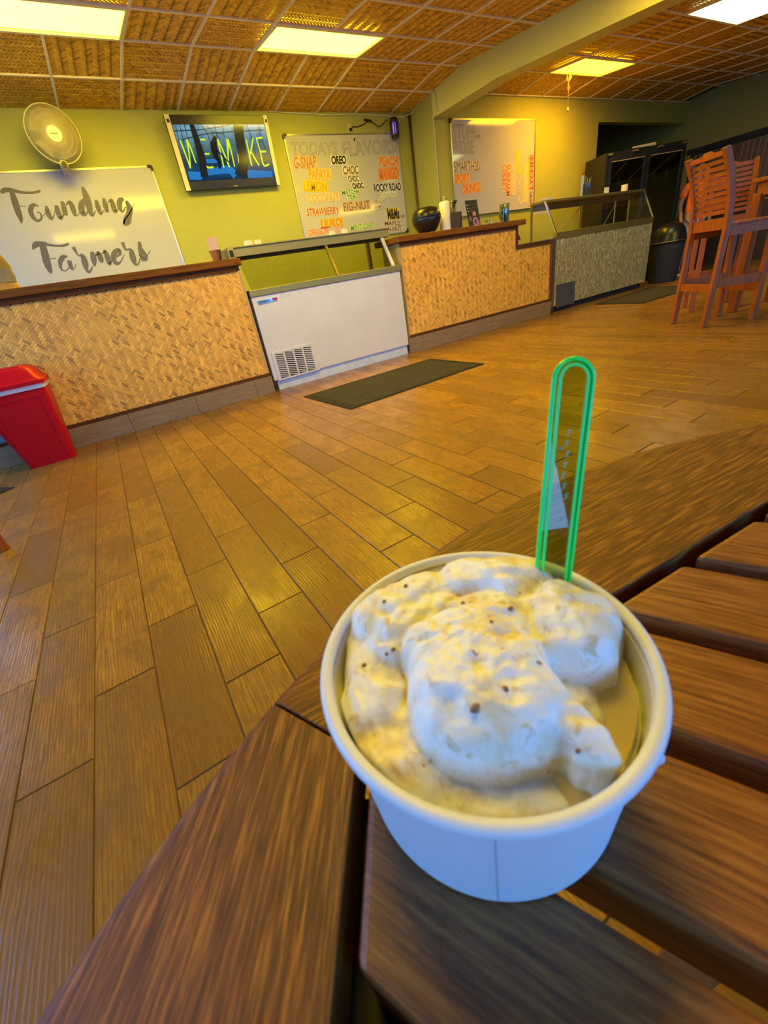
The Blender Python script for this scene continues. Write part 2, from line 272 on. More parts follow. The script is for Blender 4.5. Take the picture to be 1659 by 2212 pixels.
# ------------------------------------------------------------------ mesh helpers
ORG = {}
def org(p): return ORG.get(p.name, Vector((0, 0, 0))) if p is not None else Vector((0, 0, 0))
def thing(name, label, cat, loc=(0, 0, 0), group=None):
    o = bpy.data.objects.new(name, None); COL.objects.link(o); o.location = loc; o.empty_display_size = .05
    o['label'] = label; o['category'] = cat
    if group: o['group'] = group
    ORG[o.name] = Vector(loc); return o
def tag(o, label, cat, group=None):
    o['label'] = label; o['category'] = cat
    if group: o['group'] = group
    return o
def struct(o): o['kind'] = 'structure'; return o
class MB:
    def __init__(s): s.v = []; s.f = []; s.mi = []; s.cur = 0; s.col = None
    def add(s, vs, fs):
        b = len(s.v); s.v += [Vector(x) for x in vs]
        for q in fs: s.f.append([b+i for i in q]); s.mi.append(s.cur)
        return s
    def box(s, x0, x1, y0, y1, z0, z1):
        return s.add([(x, y, z) for x in (x0, x1) for y in (y0, y1) for z in (z0, z1)], [(0, 1, 3, 2), (4, 6, 7, 5), (0, 4, 5, 1), (2, 3, 7, 6), (0, 2, 6, 4), (1, 5, 7, 3)])
    def cbox(s, c, d):
        return s.box(c[0]-d[0]/2, c[0]+d[0]/2, c[1]-d[1]/2, c[1]+d[1]/2, c[2]-d[2]/2, c[2]+d[2]/2)
    def bar(s, a, b, w, h, up=(0, 0, 1)):
        a = Vector(a); b = Vector(b); d = (b-a).normalized(); u = Vector(up)
        sd = d.cross(u)
        if sd.length < 1e-4: sd = d.cross(Vector((0, 1, 0)))
        sd.normalize(); u2 = sd.cross(d)
        vs = [p+sd*(i*w/2)+u2*(j*h/2) for p in (a, b) for i in (-1, 1) for j in (-1, 1)]
        return s.add(vs, [(0, 1, 3, 2), (4, 6, 7, 5), (0, 4, 5, 1), (2, 3, 7, 6), (0, 2, 6, 4), (1, 5, 7, 3)])
    def prism(s, poly, axis, a, b):
        def pt(q, t): return {0: (t, q[0], q[1]), 1: (q[0], t, q[1]), 2: (q[0], q[1], t)}[axis]
        n = len(poly); vs = [pt(q, a) for q in poly]+[pt(q, b) for q in poly]
        return s.add(vs, [tuple(range(n)), tuple(range(2*n-1, n-1, -1))]+[(i, (i+1) % n, n+(i+1) % n, n+i) for i in range(n)])
    def tube(s, pts, r, n=8, cap=True):
        pts = [Vector(p) for p in pts]; rs = r if isinstance(r, (list, tuple)) else [r]*len(pts); vs = []
        prev = None
        for i, p in enumerate(pts):
            d = (pts[min(i+1, len(pts)-1)]-pts[max(i-1, 0)]).normalized()
            if prev is None:
                sd = d.cross(Vector((0, 0, 1)))
                if sd.length < .05: sd = d.cross(Vector((1, 0, 0)))
            else: sd = prev - d*prev.dot(d)
            sd.normalize(); prev = sd; up = sd.cross(d)
            vs += [p+(sd*math.cos(2*pi*k/n)+up*math.sin(2*pi*k/n))*rs[i] for k in range(n)]
        fs = [(i*n+k, i*n+(k+1) % n, (i+1)*n+(k+1) % n, (i+1)*n+k) for i in range(len(pts)-1) for k in range(n)]
        if cap: fs += [tuple(range(n-1, -1, -1)), tuple((len(pts)-1)*n+k for k in range(n))]
        return s.add(vs, fs)
    def lathe(s, prof, c=(0, 0, 0), n=32, sx=1, sy=1, close=True):
        c = Vector(c); m = len(prof)
        vs = [c+Vector((r*math.cos(2*pi*k/n)*sx, r*math.sin(2*pi*k/n)*sy, z)) for r, z in prof for k in range(n)]
        fs = [(i*n+k, i*n+(k+1) % n, (i+1)*n+(k+1) % n, (i+1)*n+k) for i in range(m-1) for k in range(n)]
        if close: fs += [tuple(range(n-1, -1, -1)), tuple((m-1)*n+k for k in range(n))]
        return s.add(vs, fs)
    def ribbon(s, pts, to3, sub=6):
        # pts: (u, v, width) smoothed with Catmull-Rom
        P = [Vector(p) for p in pts]; Q = []
        for i in range(len(P)-1):
            a, b, c, d = P[max(i-1, 0)], P[i], P[i+1], P[min(i+2, len(P)-1)]
            for k in range(sub):
                t = k/sub
                Q.append(.5*((2*b)+(c-a)*t+(2*a-5*b+4*c-d)*t*t+(3*b-a-3*c+d)*t**3))
        Q.append(P[-1]); vs = []
        for i, p in enumerate(Q):
            d = Q[min(i+1, len(Q)-1)]-Q[max(i-1, 0)]; n = Vector((-d.y, d.x)); n = n.normalized() if n.length > 1e-9 else Vector((1, 0))
            h = max(p.z, .0003)/2; vs += [to3(p.x+n.x*h, p.y+n.y*h), to3(p.x-n.x*h, p.y-n.y*h)]
        return s.add(vs, [(2*i, 2*i+1, 2*i+3, 2*i+2) for i in range(len(Q)-1)])
    def build(s, name, mat, parent=None, smooth=False, bevel=0, at=None, rz=0, seg=2, bang=30):
        me = bpy.data.meshes.new(name); o = bpy.data.objects.new(name, me); COL.objects.link(o)
        og = org(parent); T = Matrix.Identity(4)
        if at is not None or rz:
            T = Matrix.Translation(Vector(at or (0, 0, 0))) @ Matrix.Rotation(rz, 4, 'Z')
        Ti = T.inverted()
        me.from_pydata([Ti @ v for v in s.v] if at is not None or rz else [v-og for v in s.v], [], s.f)
        if parent is not None: o.parent = parent
        if at is not None or rz:
            o.location = Vector(at or (0, 0, 0))-og; o.rotation_euler = (0, 0, rz)
        ms = mat if isinstance(mat, (list, tuple)) else [mat]
        for m in ms: me.materials.append(m)
        if len(ms) > 1: me.polygons.foreach_set('material_index', s.mi)
        bm = bmesh.new(); bm.from_mesh(me); bmesh.ops.recalc_face_normals(bm, faces=bm.faces)
        bm.to_mesh(me); bm.free()
        if smooth: me.polygons.foreach_set('use_smooth', [True]*len(me.polygons))
        if bevel:
            b = o.modifiers.new('bevel', 'BEVEL'); b.width = bevel; b.segments = seg; b.limit_method = 'ANGLE'; b.angle_limit = math.radians(bang)
        if smooth == 'auto' or (smooth and bevel):
            try: me.set_sharp_from_angle(angle=math.radians(40))
            except Exception: pass
        ORG[o.name] = og; return o
def B(name, mat, parent, *dims, bevel=0, **k): return MB().box(*dims).build(name, mat, parent, bevel=bevel, **k)
def dup(root, loc, rz=None, label=None):
    r = root.copy(); COL.objects.link(r); r.location = loc
    if rz is not None: r.rotation_euler = (0, 0, rz)
    if label: r['label'] = label
    for ch in list(root.children):
        c = ch.copy(); COL.objects.link(c); c.parent = r
        for g in list(ch.children):
            d = g.copy(); COL.objects.link(d); d.parent = c
    ORG[r.name] = Vector(loc); return r
_txt = {}
def text_geo(s, weight=0.0, outline=0.0):
    key = (s, weight, outline)
    if key in _txt: return _txt[key]
    c = bpy.data.curves.new('lettering', 'FONT'); c.body = s; c.offset = weight; c.resolution_u = 4
    if outline: c.fill_mode = 'NONE'; c.bevel_depth = outline; c.bevel_resolution = 0
    o = bpy.data.objects.new('lettering', c); COL.objects.link(o)
    dg = bpy.context.evaluated_depsgraph_get(); me = bpy.data.meshes.new_from_object(o.evaluated_get(dg))
    vs = [v.co.copy() for v in me.vertices]; fs = [list(p.vertices) for p in me.polygons]
    bpy.data.objects.remove(o); bpy.data.curves.remove(c); bpy.data.meshes.remove(me)
    x0 = min(v.x for v in vs); x1 = max(v.x for v in vs); y0 = min(v.y for v in vs); y1 = max(v.y for v in vs)
    vs = [((v.x-x0)/(x1-x0), (v.y-y0)/(y1-y0)) for v in vs]
    _txt[key] = (vs, fs); return _txt[key]
def wall_text(mb, s, quad, y, weight=0.0, outline=0.0, pad=0.0):
    vs, fs = text_geo(s, weight, outline); (ax, az), (bx, bz), (cx, cz) = quad
    mb.add([(ax+(bx-ax)*(u*(1-2*pad)+pad)+(cx-ax)*(v*(1-2*pad)+pad), y, az+(bz-az)*(u*(1-2*pad)+pad)+(cz-az)*(v*(1-2*pad)+pad)) for u, v in vs], fs)

def weave_mesh(name, poly_ok, x0, x1, z0, z1, to3, sw=.021, over=3, seed=1, tint=1.0, arch=.0022):
    """twill-woven strips at 45 degrees as raised floats; returns a mesh with a colour attribute"""
    rnd = random.Random(seed); me = bpy.data.meshes.new(name); vs = []; fs = []; cols = []
    cx, cz = (x0+x1)/2, (z0+z1)/2; R = math.hypot(x1-x0, z1-z0)/2; N = int(R/sw)+2; c45 = math.sqrt(.5)
    wc = [rnd.choice([(.60, .40, .15), (.66, .46, .19), (.57, .375, .135)]) for _ in range(2*N+2)]
    fc = [rnd.choice([(.57, .365, .125), (.62, .41, .155), (.53, .33, .11)]) for _ in range(2*N+2)]
    per = 2*over
    def put(u0, u1, v0, v1, along_u, col):
        lo, hi = (u0, u1) if along_u else (v0, v1)
        st = [0, .18, .82, 1]; hh = [0, 1, 1, 0]; b = len(vs)
        for t, h in zip(st, hh):
            for e in (0, 1):
                if along_u: u = u0+(u1-u0)*t; v = v0+(v1-v0)*e
                else: v = v0+(v1-v0)*t; u = u0+(u1-u0)*e
                x = cx+(u-v)*c45; z = cz+(u+v)*c45
                x = min(max(x, x0), x1); z = min(max(z, z0), z1)
                vs.append(to3(x, z, h*arch+.0004))
        for k in range(3): fs.append((b+2*k, b+2*k+1, b+2*k+3, b+2*k+2)); cols.append(col)
    for i in range(-N, N):
        for j in range(-N, N):
            ph = (i-j) % per
            u, v = (i+.5)*sw, (j+.5)*sw
            x = cx+(u-v)*c45; z = cz+(u+v)*c45
            if x < x0-sw*over or x > x1+sw*over or z < z0-sw*over or z > z1+sw*over: continue
            if ph == 0:
                k = rnd.uniform(.8, 1.12)*tint; c = wc[j+N]
                if rnd.random() < .06: k *= .66
                xx = cx+(u+sw*(over-1)/2-v)*c45; zz = cz+(u+sw*(over-1)/2+v)*c45
                if x0-.01 < xx < x1+.01 and z0-.01 < zz < z1+.01:
                    put(i*sw, (i+over)*sw, j*sw+.0006, (j+1)*sw-.0006, True, tuple(min(1, q*k) for q in c))
            if ph == per-1:
                k = rnd.uniform(.75, 1.1)*tint; c = fc[i+N]
                if rnd.random() < .13: k *= .58
                xx = cx+(u-v-sw*(over-1)/2)*c45; zz = cz+(u+v+sw*(over-1)/2)*c45
                if x0-.01 < xx < x1+.01 and z0-.01 < zz < z1+.01:
                    put(i*sw+.0006, (i+1)*sw-.0006, j*sw, (j+over)*sw, False, tuple(min(1, q*k) for q in c))
    me.from_pydata(vs, [], fs)
    a = me.color_attributes.new('strip', 'FLOAT_COLOR', 'CORNER')
    flat = []
    for p, c in zip(me.polygons, cols): flat += [c[0], c[1], c[2], 1.0]*p.loop_total
    a.data.foreach_set('color', flat)
    return me
def mesh_child(name, me, mat, parent, loc=(0, 0, 0), rot=(0, 0, 0)):
    o = bpy.data.objects.new(name, me); COL.objects.link(o)
    if parent is not None: o.parent = parent
    o.location = loc; o.rotation_euler = rot
    if not me.materials: me.materials.append(mat)
    return o

# ------------------------------------------------------------------ the room
fl = struct(B('floor', M['grout'], None, XL-.1, XR+.1, YB-.1, 9.0, -.10, -.0035))
fl['label'] = 'wood-look plank tile floor with dark grout lines'
PW, PL = .1602, .6355
pm = MB().box(.0016, PW-.0016, .0016, PL-.0016, -.02, 0).build('floor_plank', M['floor'], fl, bevel=.0018, seg=1)
pmesh = pm.data
bm = bmesh.new(); bm.from_mesh(pmesh); bmesh.ops.bevel(bm, geom=[e for e in bm.edges if all(v.co.z > -.001 for v in e.verts)], offset=.002, segments=1, affect='EDGES'); bm.to_mesh(pmesh); bm.free()
pm.modifiers.clear(); bpy.data.objects.remove(pm)
cand = []; rest = []
k0 = int((XL+.4028)/PW)-2
for k in range(k0, int((XR+.4)/PW)+3):
    x = -.4028+PW*k
    off = 1.145+.2117*k
    j0 = int((YB-off)/PL)-2
    for j in range(j0, int((9-off)/PL)+2):
        y = off+PL*j
        if y < YB-.6 or y > 8.9 or x < XL-.1 or x > XR: continue
        q = [to_px((x+a*PW, y+b*PL, 0)) for a, b in ((0, 0), (1, 0), (1, 1), (0, 1))]
        area = 0
        if all(q) and y < YC+.1:
            mx = sum(p[0] for p in q)/4; my = sum(p[1] for p in q)/4
            if -60 < mx < 1720 and 500 < my < 2260:
                area = abs(sum(q[i][0]*q[(i+1) % 4][1]-q[(i+1) % 4][0]*q[i][1] for i in range(4)))/2
                # planks wholly under the table top come last
                if math.hypot(x+.08-.203*0.35, y+.3+.1) < .25: area *= .02
        (cand if area > 0 else rest).append((area, x, y))
cand.sort(reverse=True)
for a, x, y in cand[:295]: mesh_child('floor_plank', pmesh, M['floor'], fl, (x, y, random.uniform(-.0006, .0004)))
mb = MB()
for a, x, y in cand[295:]+rest: mb.box(x+.0016, x+PW-.0016, y+.0016, y+PL-.0016, -.015, -.0002)
o = mb.build('far_floor_planks', M['floor'], fl); o['kind'] = 'stuff'

# ceiling: slab, woven tiles, grid bars
mb = MB(); prof = [(YW+.1, zceil(YW)-.0095+.03), (YRIDGE, ZRIDGE+.03), (YB-.1, zceil(YB-.1)+.03), (YB-.1, 3.4), (YW+.1, 3.4)]
mb.prism(prof, 0, XL-.1, XR+.1)
ce = struct(mb.build('ceiling', M['brown_wall'], None)); ce['label'] = 'sloped ceiling of woven bamboo tiles in a pale grid'
T = .6096
tiles = [weave_mesh('ceiling_tile', None, -.298, .298, -.298, .298, lambda x, z, h: (x, z, -h), sw=.024, over=3, seed=s, tint=.9, arch=.003) for s in (3, 4, 5, 6)]
for t_ in tiles: t_.materials.append(M['ctile'])
ROWS = [YW, 6.075, YRIDGE-.012] + [YRIDGE-.012-.607*i for i in range(1, 9)]
XS = [.5618+T*i for i in range(-5, 8)] + [5.43+.0] + [6.25+.602*i for i in range(0, 10)]
LAMPS = {}
def lamp_cells(): return [(-.048, 1.171, 2), (2.39, 3.61, 2), (6.852, 8.056, 2), (6.852, 8.056, 5), (1.171, 2.39, 6), (-.048, 1.171, 9), (6.852, 8.056, 9), (3.610, 4.829, 6)]
nt = 0
for r in range(len(ROWS)-1):
    ya, yb = ROWS[r], ROWS[r+1]; yc = (ya+yb)/2
    ang = math.atan2(zceil(yb)-zceil(ya), yb-ya)
    for i in range(len(XS)-1):
        xa, xb = XS[i], XS[i+1]; xc = (xa+xb)/2
        if xb-xa > .8: continue
        if any(a-.02 < xc < b+.02 and r == rr for a, b, rr in lamp_cells()): continue
        if XJ-.0 < xc < XJ+.27: continue
        if yc > Y2 and xc > XJ: continue
        q = to_px((xc, yc, zceil(yc)))
        if q is None or not (-130 < q[0] < 1790 and -110 < q[1] < 330): continue
        o = mesh_child('ceiling_tile', tiles[random.randrange(4)], M['ctile'], ce, (xc, yc, zceil(yc)-.003), (0, 0, 0)); o.rotation_mode = 'ZYX'; sp_ = random.choice([0, 1, 2, 3])
        o.rotation_euler = (math.atan((zceil(ya)-zceil(yb))/(ya-yb)), 0, sp_*pi/2)
        sx_, sy_ = (xb-xa-.012)/.596, (ya-yb)/math.cos(math.atan(.09))/.602
        o.scale = (sx_, sy_, 1) if sp_ % 2 == 0 else (sy_, sx_, 1); nt += 1
LY = {}
def in_lamp_x(x, ym): return any(a+.1 < x < b-.1 and ROWS[rr+1] < ym < ROWS[rr] for a, b, rr in lamp_cells())
for x in XS:
    for (ya, yb) in [(p, q) for p, q in zip(ROWS[:-1], ROWS[1:])]:
        if x > XJ: ya = min(ya, Y2)
        if ya-yb < .1 or in_lamp_x(x, (ya+yb)/2) or XJ-.0 < x < XJ+.25: continue
        MB().bar((x, ya, zceil(ya)-.008), (x, yb, zceil(yb)-.008), .024, .016).build('grid_bar', M['grid'], ce)
    for (ya, yb) in ((ROWS[-1], YB),):
        MB().bar((x, ya, zceil(ya)-.008), (x, yb, zceil(yb)-.008), .024, .016).build('grid_bar', M['grid'], ce)
for y in ROWS[1:]:
    B('grid_bar', M['grid'], ce, XL, XJ, y-.012, y+.012, zceil(y)-.017, zceil(y)-.003)
    B('grid_bar', M['grid'], ce, XJ+.25, XR, y-.012, y+.012, zceil(y)-.017, zceil(y)-.003)

# walls
zt = lambda y: zceil(y)+.02
struct(B('wall_back', M['green'], None, XL-.1, XJ, YW, YW+.1, 0, 3.2))['label'] = 'green painted wall behind the ice cream counter'
mb = MB().box(XJ, XO, Y2, YW+.1, 0, 3.2)
struct(mb.build('wall_stepped', M['green'], None))['label'] = 'green wall stepping forward behind the second whiteboard'
struct(B('wall_header', M['green'], None, XO, XR, Y2, Y2+.15, 2.69, 3.2))['label'] = 'green header above the dark kitchen opening'
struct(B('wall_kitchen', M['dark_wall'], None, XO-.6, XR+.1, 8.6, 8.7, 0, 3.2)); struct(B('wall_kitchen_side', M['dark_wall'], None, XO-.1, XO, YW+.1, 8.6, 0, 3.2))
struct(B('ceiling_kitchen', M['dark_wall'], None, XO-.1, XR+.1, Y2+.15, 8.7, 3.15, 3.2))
def wall_holes(name, mat, along, pos, thick, a0, a1, ztop, holes, hz):
    mb = MB()
    def bx(a, b, z0, z1):
        if along == 'x': mb.box(a, b, pos-thick, pos, z0, z1)
        else:
            lo, hi = sorted((pos, pos+thick)); mb.box(lo, hi, a, b, z0, z1)
    cur = a0
    for (p, q) in holes: bx(cur, p, 0, ztop); bx(p, q, 0, hz[0]); bx(p, q, hz[1], ztop); cur = q
    bx(cur, a1, 0, ztop); return struct(mb.build(name, mat, None))
wall_holes('wall_rear', M['green'], 'x', YB, .12, XL-.1, XR+.1, 3.2, REAR_WINDOWS, RW_Z)
wall_holes('wall_left', M['green'], 'y', XL, -.12, YB-.1, YW, 3.2, LEFT_WINDOWS, LW_Z)
RIGHT_WINDOW = [(2.6, 5.9)]; RZ = (1.05, 2.12)
wall_holes('wall_right', M['olive'], 'y', XR, .12, YB-.1, 8.6, 3.2, RIGHT_WINDOW, RZ)
portal('daylight_portal', (XR+.14, 4.25, 1.58), (pi/2, 0, pi/2), 3.3, 1.07)
struct(B('trim_3', M['brown_wall'], None, XR-.04, XR-.001, YB, 5.95, 0, 1.02))['label'] = 'dark brown wainscot below the right window'
def window(n, along, pos, a, b, z0, z1, out, bars=2, mat=None, pane=None):
    w_ = bpy.data.objects.new('window_%d' % n, None); COL.objects.link(w_); w_['kind'] = 'structure'; ORG[w_.name] = Vector((0, 0, 0))
    m = mat or M['white']; t = .05
    def bx(nm, p, q, za, zb, d0, d1, mt):
        lo, hi = sorted((pos+out*d0, pos+out*d1))
        return B(nm, mt, w_, *( (p, q, lo, hi) if along == 'x' else (lo, hi, p, q)), za, zb)
    bx('window_frame', a, a+t, z0, z1, .0, .1, m); bx('window_frame', b-t, b, z0, z1, .0, .1, m)
    bx('window_frame', a+t, b-t, z0, z0+t, .0, .1, m); bx('window_frame', a+t, b-t, z1-t, z1, .0, .1, m)
    for i in range(1, bars+1):
        c = a+(b-a)*i/(bars+1); bx('mullion', c-.02, c+.02, z0+t, z1-t, .02, .08, m)
    bx('pane', a+t, b-t, z0+t, z1-t, .045, .05, pane or M['wglass'])
    return w_
nw = 1
for a, b in REAR_WINDOWS: window(nw, 'x', YB, a, b, RW_Z[0], RW_Z[1], -1, 1); nw += 1
for a, b in LEFT_WINDOWS: window(nw, 'y', XL, a, b, LW_Z[0], LW_Z[1], -1, 1); nw += 1
wr = window(nw, 'y', XR, 2.6, 5.9, RZ[0], RZ[1], 1, 3, M['matte_black'], glass('bronze_window_glass', (.30, .20, .10)))
for i in range(34):
    y = 2.7+i*.094
    if random.random() < .07: continue
    B('blind_slat', plain('blind', (.10+.1*random.random(), .075, .05), .6), wr, XR+.012, XR+.02, y, y+.088, 1.12+.02*random.random(), 2.06)
B('window_head', M['matte_black'], wr, XR-.03, XR+.0, 2.5, 5.97, 2.10, 2.19)
# stepped beam along the ceiling
xb0, xb1 = XJ, XJ+.25
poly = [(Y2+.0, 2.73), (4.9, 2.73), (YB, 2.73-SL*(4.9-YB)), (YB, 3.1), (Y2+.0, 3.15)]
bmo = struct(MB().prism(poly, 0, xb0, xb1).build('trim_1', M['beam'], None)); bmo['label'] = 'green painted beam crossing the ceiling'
c_ = struct(MB().tube([(XJ-.025, YW-.03, .0), (XJ-.025, YW-.03, ZWALL-.02)], .016, 8).build('trim_2', plain('rust_brown_pipe', (.12, .05, .02), .5), None, smooth=True)); c_['label'] = 'thin brown pipe running up the wall corner'
# white cable draped along the wall top
pts = [(2.9, YW-.012, 2.945), (3.3, YW-.012, 2.93), (3.7, YW-.012, 2.915), (4.2, YW-.012, 2.925), (4.7, YW-.012, 2.915), (5.05, YW-.012, 2.90), (XJ-.012, YW-.1, 2.92), (XJ-.012, 6.35, 2.98), (XJ-.012, 6.16, 3.0), (XJ-.012, 6.0, 2.98), (XJ-.014, 5.99, 2.78), (XJ-.008, Y2-.01, 2.72), (XJ+.0, Y2-.012, 2.6), (XJ+.003, Y2-.010, 1.3)]
tag(MB().tube(pts, .007, 6).build('cable', plain('painted_cable', (.62, .60, .40), .5), None, smooth=True), 'thin white cable draped along the top of the green wall', 'cable')
# concrete outside
struct(B('ground', plain('outdoor_concrete', (.35, .34, .32), .9), None, -30, 40, -40, 30, -.3, -.11))['label'] = 'pale ground outside the windows'

# ceiling lamps
lampc = {0: ((1, .74, .013), 34), 1: ((1, .74, .013), 34), 2: ((1, .50, .004), 36), 3: ((.86, 1, .45), 10), 4: ((1, .72, .013), 40), 5: ((1, .70, .013), 15), 6: ((1, .68, .013), 24), 7: ((1, .68, .010), 18)}  # last two lamps are added out of view, to warm the right side
lamplab = ['glowing pale yellow ceiling lamp panel at the upper left corner', 'glowing pale yellow ceiling lamp panel above the television', 'glowing orange yellow ceiling lamp panel beyond the beam', 'glowing greenish white ceiling lamp panel at the upper right corner', 'ceiling lamp panel over the middle of the floor', 'ceiling lamp panel over the wooden table', 'added lamp panel out of view over the bar table, warming the chairs', 'added lamp panel out of view beside the beam, warming the right counter']
for i, (xa, xb, r) in enumerate(lamp_cells()):
    ya, yb = ROWS[r], ROWS[r+1]; z0, z1 = zceil(ya), zceil(yb)
    t_ = thing('ceiling_lamp', lamplab[i], 'ceiling lamp', ((xa+xb)/2, (ya+yb)/2, (z0+z1)/2), 'ceiling lamp panels')
    n_ = -.002
    MB().add([(xa+.03, ya-.03, z0+n_), (xb-.03, ya-.03, z0+n_), (xb-.03, yb+.03, z1+n_), (xa+.03, yb+.03, z1+n_)], [(0, 1, 2, 3)]).build('diffuser', emis('lamp_diffuser', *lampc[i]), t_)
    mb = MB()
    for p, q in (((xa, ya-.015, z0-.014), (xb, ya-.015, z0-.014)), ((xa, yb+.015, z1-.014), (xb, yb+.015, z1-.014)), ((xa+.015, ya-.03, z0-.014), (xa+.015, yb+.03, z1-.014)), ((xb-.015, ya-.03, z0-.014), (xb-.015, yb+.03, z1-.014))): mb.bar(p, q, .03, .016)
    mb.build('lamp_frame', M['grid'], t_)
# ------------------------------------------------------------------ service counters
def woven_panel(parent, x0, x1, z0, z1, y, seed):
    og = org(parent)
    me = weave_mesh('woven_panel', None, x0, x1, z0, z1, lambda x, z, h: (x-og.x, y-h-og.y, z-og.z), sw=.0175, over=3, seed=seed, arch=.0014)
    o = mesh_child('woven_panel', me, M['weave'], parent); o['kind'] = 'stuff'; o['label'] = 'diagonally woven bamboo matting'; return o
cl_ = thing('service_counter', 'long counter faced in woven bamboo matting behind the red bin', 'counter', (0, YC+.2, 0))
B('counter_body', M['trimwood'], cl_, -1.9, 1.338, YC, YC+.36, 0, 1.19)
woven_panel(cl_, -.96, 1.335, .198, 1.15, YC, 11)
B('corner_strip', plain('pale_bamboo_edge', (.50, .33, .11), .5), cl_, 1.318, 1.340, YC-.006, YC+.003, .20, 1.15)
B('end_panel', plain('grey_green_panel', (.16, .19, .18), .5), cl_, -1.9, -.965, YC-.012, YC, .198, 1.15)
B('upper_trim', M['trimwood'], cl_, -1.9, 1.30, YC-.018, YC+.002, 1.15, 1.192)
B('lower_trim', M['trimwood'], cl_, -1.9, 1.335, YC-.012, YC+.001, .172, .20)
xs = [-1.9, -1.29, -.68, -.07, .54, 1.15, 1.345]
for a, b in zip(xs[:-1], xs[1:]): B('base_tile', M['basetile'], cl_, a+.0012, b-.0012, YC-.022, YC+.003, .0, .170, bevel=.0015)
tp = MB(); tp.prism([(-1.9, YC-.05), (1.335, YC-.05), (1.375, YC+.0), (1.375, YC+.42), (-1.9, YC+.42)], 2, 1.193, 1.250)
tag(tp.build('worktop', M['topwood'], None, bevel=.006), 'dark stained wooden counter top over the left woven counter', 'worktop')

cr_ = thing('service_counter', 'woven bamboo counter between the white freezer and the steel case, stepped at right', 'counter', (4.5, YC+.2, 0))
XA, XB_, XC_ = 3.205, 5.125, 5.842
mb = MB(); mb.prism([(XA, 0), (XC_, 0), (XC_, .955), (XB_, .955), (XB_, 1.185), (XA, 1.185)], 1, YC, YC+.36)
mb.build('counter_body', plain('pale_bamboo_edge', (.50, .33, .11), .5), cr_)
woven_panel(cr_, XA+.012, XB_-.03, .205, 1.15, YC, 21); woven_panel(cr_, XB_-.03, XC_-.035, .205, .92, YC, 22)
B('upper_trim', M['trimwood'], cr_, XA, XB_, YC-.018, YC+.002, 1.15, 1.187)
B('step_trim', M['trimwood'], cr_, XB_-.03, XB_+.006, YC-.014, YC+.002, .955, 1.15)
B('step_trim', M['trimwood'], cr_, XB_-.03, XC_, YC-.014, YC+.002, .918, .958)
B('end_trim', plain('reddish_edge_trim', (.19, .06, .02), .5), cr_, XC_-.035, XC_, YC-.014, YC+.002, .20, .918)
B('lower_trim', M['trimwood'], cr_, XA, XC_, YC-.012, YC+.001, .178, .207)
B('step_ledge', M['alu'], cr_, XB_+.006, XC_, YC-.02, YC+.36, .958, .972)
MB().prism([(XB_, 1.185), (XB_+.10, 1.04), (XB_+.10, 1.025), (XB_, 1.02)], 1, YC+.03, YC+.06).build('shelf_bracket', M['trimwood'], cr_)
xs = [XA-.03, 3.38, 3.99, 4.60, 5.21, XC_]
for a, b in zip(xs[:-1], xs[1:]): B('base_tile', M['basetile'], cr_, a+.0012, b-.0012, YC-.022, YC+.003, 0, .176, bevel=.0015)
tp = MB(); tp.prism([(3.14, YC-.0), (3.175, YC-.05), (5.24, YC-.05), (5.24, YC+.42), (3.14, YC+.42)], 2, 1.188, 1.246)
tag(tp.build('worktop', M['topwood'], None, bevel=.006), 'dark stained wooden counter top over the right woven counter', 'worktop')

# ------------------------------------------------------------------ white dipping freezer
fz = thing('dipping_freezer', 'cream white ice cream dipping freezer with glass sneeze guard', 'freezer', (2.27, 4.9, 0))
F0, F1 = 1.372, 3.172
B('body', M['freezer'], fz, F0, F1, YC, 5.25, .105, .915, bevel=.006)
B('kick_plate', plain('bluish_white_enamel', (.62, .66, .72), .35), fz, F0+.035, F1-.015, YC+.02, 5.2, .0, .105)
mb = MB().box(F0-.008, F1+.012, YC-.012, YC+.05, .915, .975).box(F0-.008, F1+.012, 5.2, 5.27, .915, .975).box(F0-.008, F0+.05, YC+.05, 5.2, .915, .975).box(F1-.05, F1+.012, YC+.05, 5.2, .915, .975)
mb.build('top_rim', M['steel'], fz, bevel=.004)
B('well_lid', plain('brown_lid', (.10, .085, .05), .35), fz, F0+.05, F1-.05, YC+.05, 5.2, .90, .955)
vg = B('vent_frame', M['freezer'], fz, 1.415, 1.915, YC-.010, YC, .098, .388, bevel=.002)
mb = MB()
for c in range(4):
    xa = 1.452+c*.108; xb = xa+.088
    B('vent_recess', M['matte_black'], vg, xa, xb, YC-.0125, YC-.0095, .118, .365)
    for r in range(13):
        z = .123+r*.0195; mb.add([(xa, YC-.016, z+.012), (xb, YC-.016, z-.006), (xb, YC-.016, z+.003), (xa, YC-.016, z+.021)], [(0, 1, 2, 3)])
mb.build('louvres', M['freezer'], vg)
bd = MB().prism([(1.432, .842), (1.625, .851), (1.631, .882), (1.422, .874)], 1, YC-.008, YC).build('badge', M['chrome'], fz)
B('badge_emblem', plain('red_badge', (.42, .04, .02), .4), bd, 1.578, 1.628, YC-.011, YC-.007, .852, .880)
mb = MB()
for i in range(9): mb.box(1.445+i*.013, 1.453+i*.013, YC-.0095, YC-.008, .855, .866)
mb.build('badge_lettering', M['matte_black'], bd)
sc = plain('scuff', (.40, .36, .30), .5); mb = MB()
rs = random.Random(3)
for i in range(60):
    x = 1.66+abs(rs.gauss(0, .28)); z = .906-abs(rs.gauss(0, .025))*(1 if x > 1.85 else 2); a = rs.uniform(.003, .012); h = rs.uniform(.001, .004)
    if x < F1-.03: mb.add([(x, YC-.0012, z), (x+a, YC-.0012, z+h), (x+a*.8, YC-.0012, z+h*1.8), (x-.002, YC-.0012, z+h)], [(0, 1, 2, 3)])
sm = mb.build('scuff_marks', sc, fz); sm['kind'] = 'stuff'
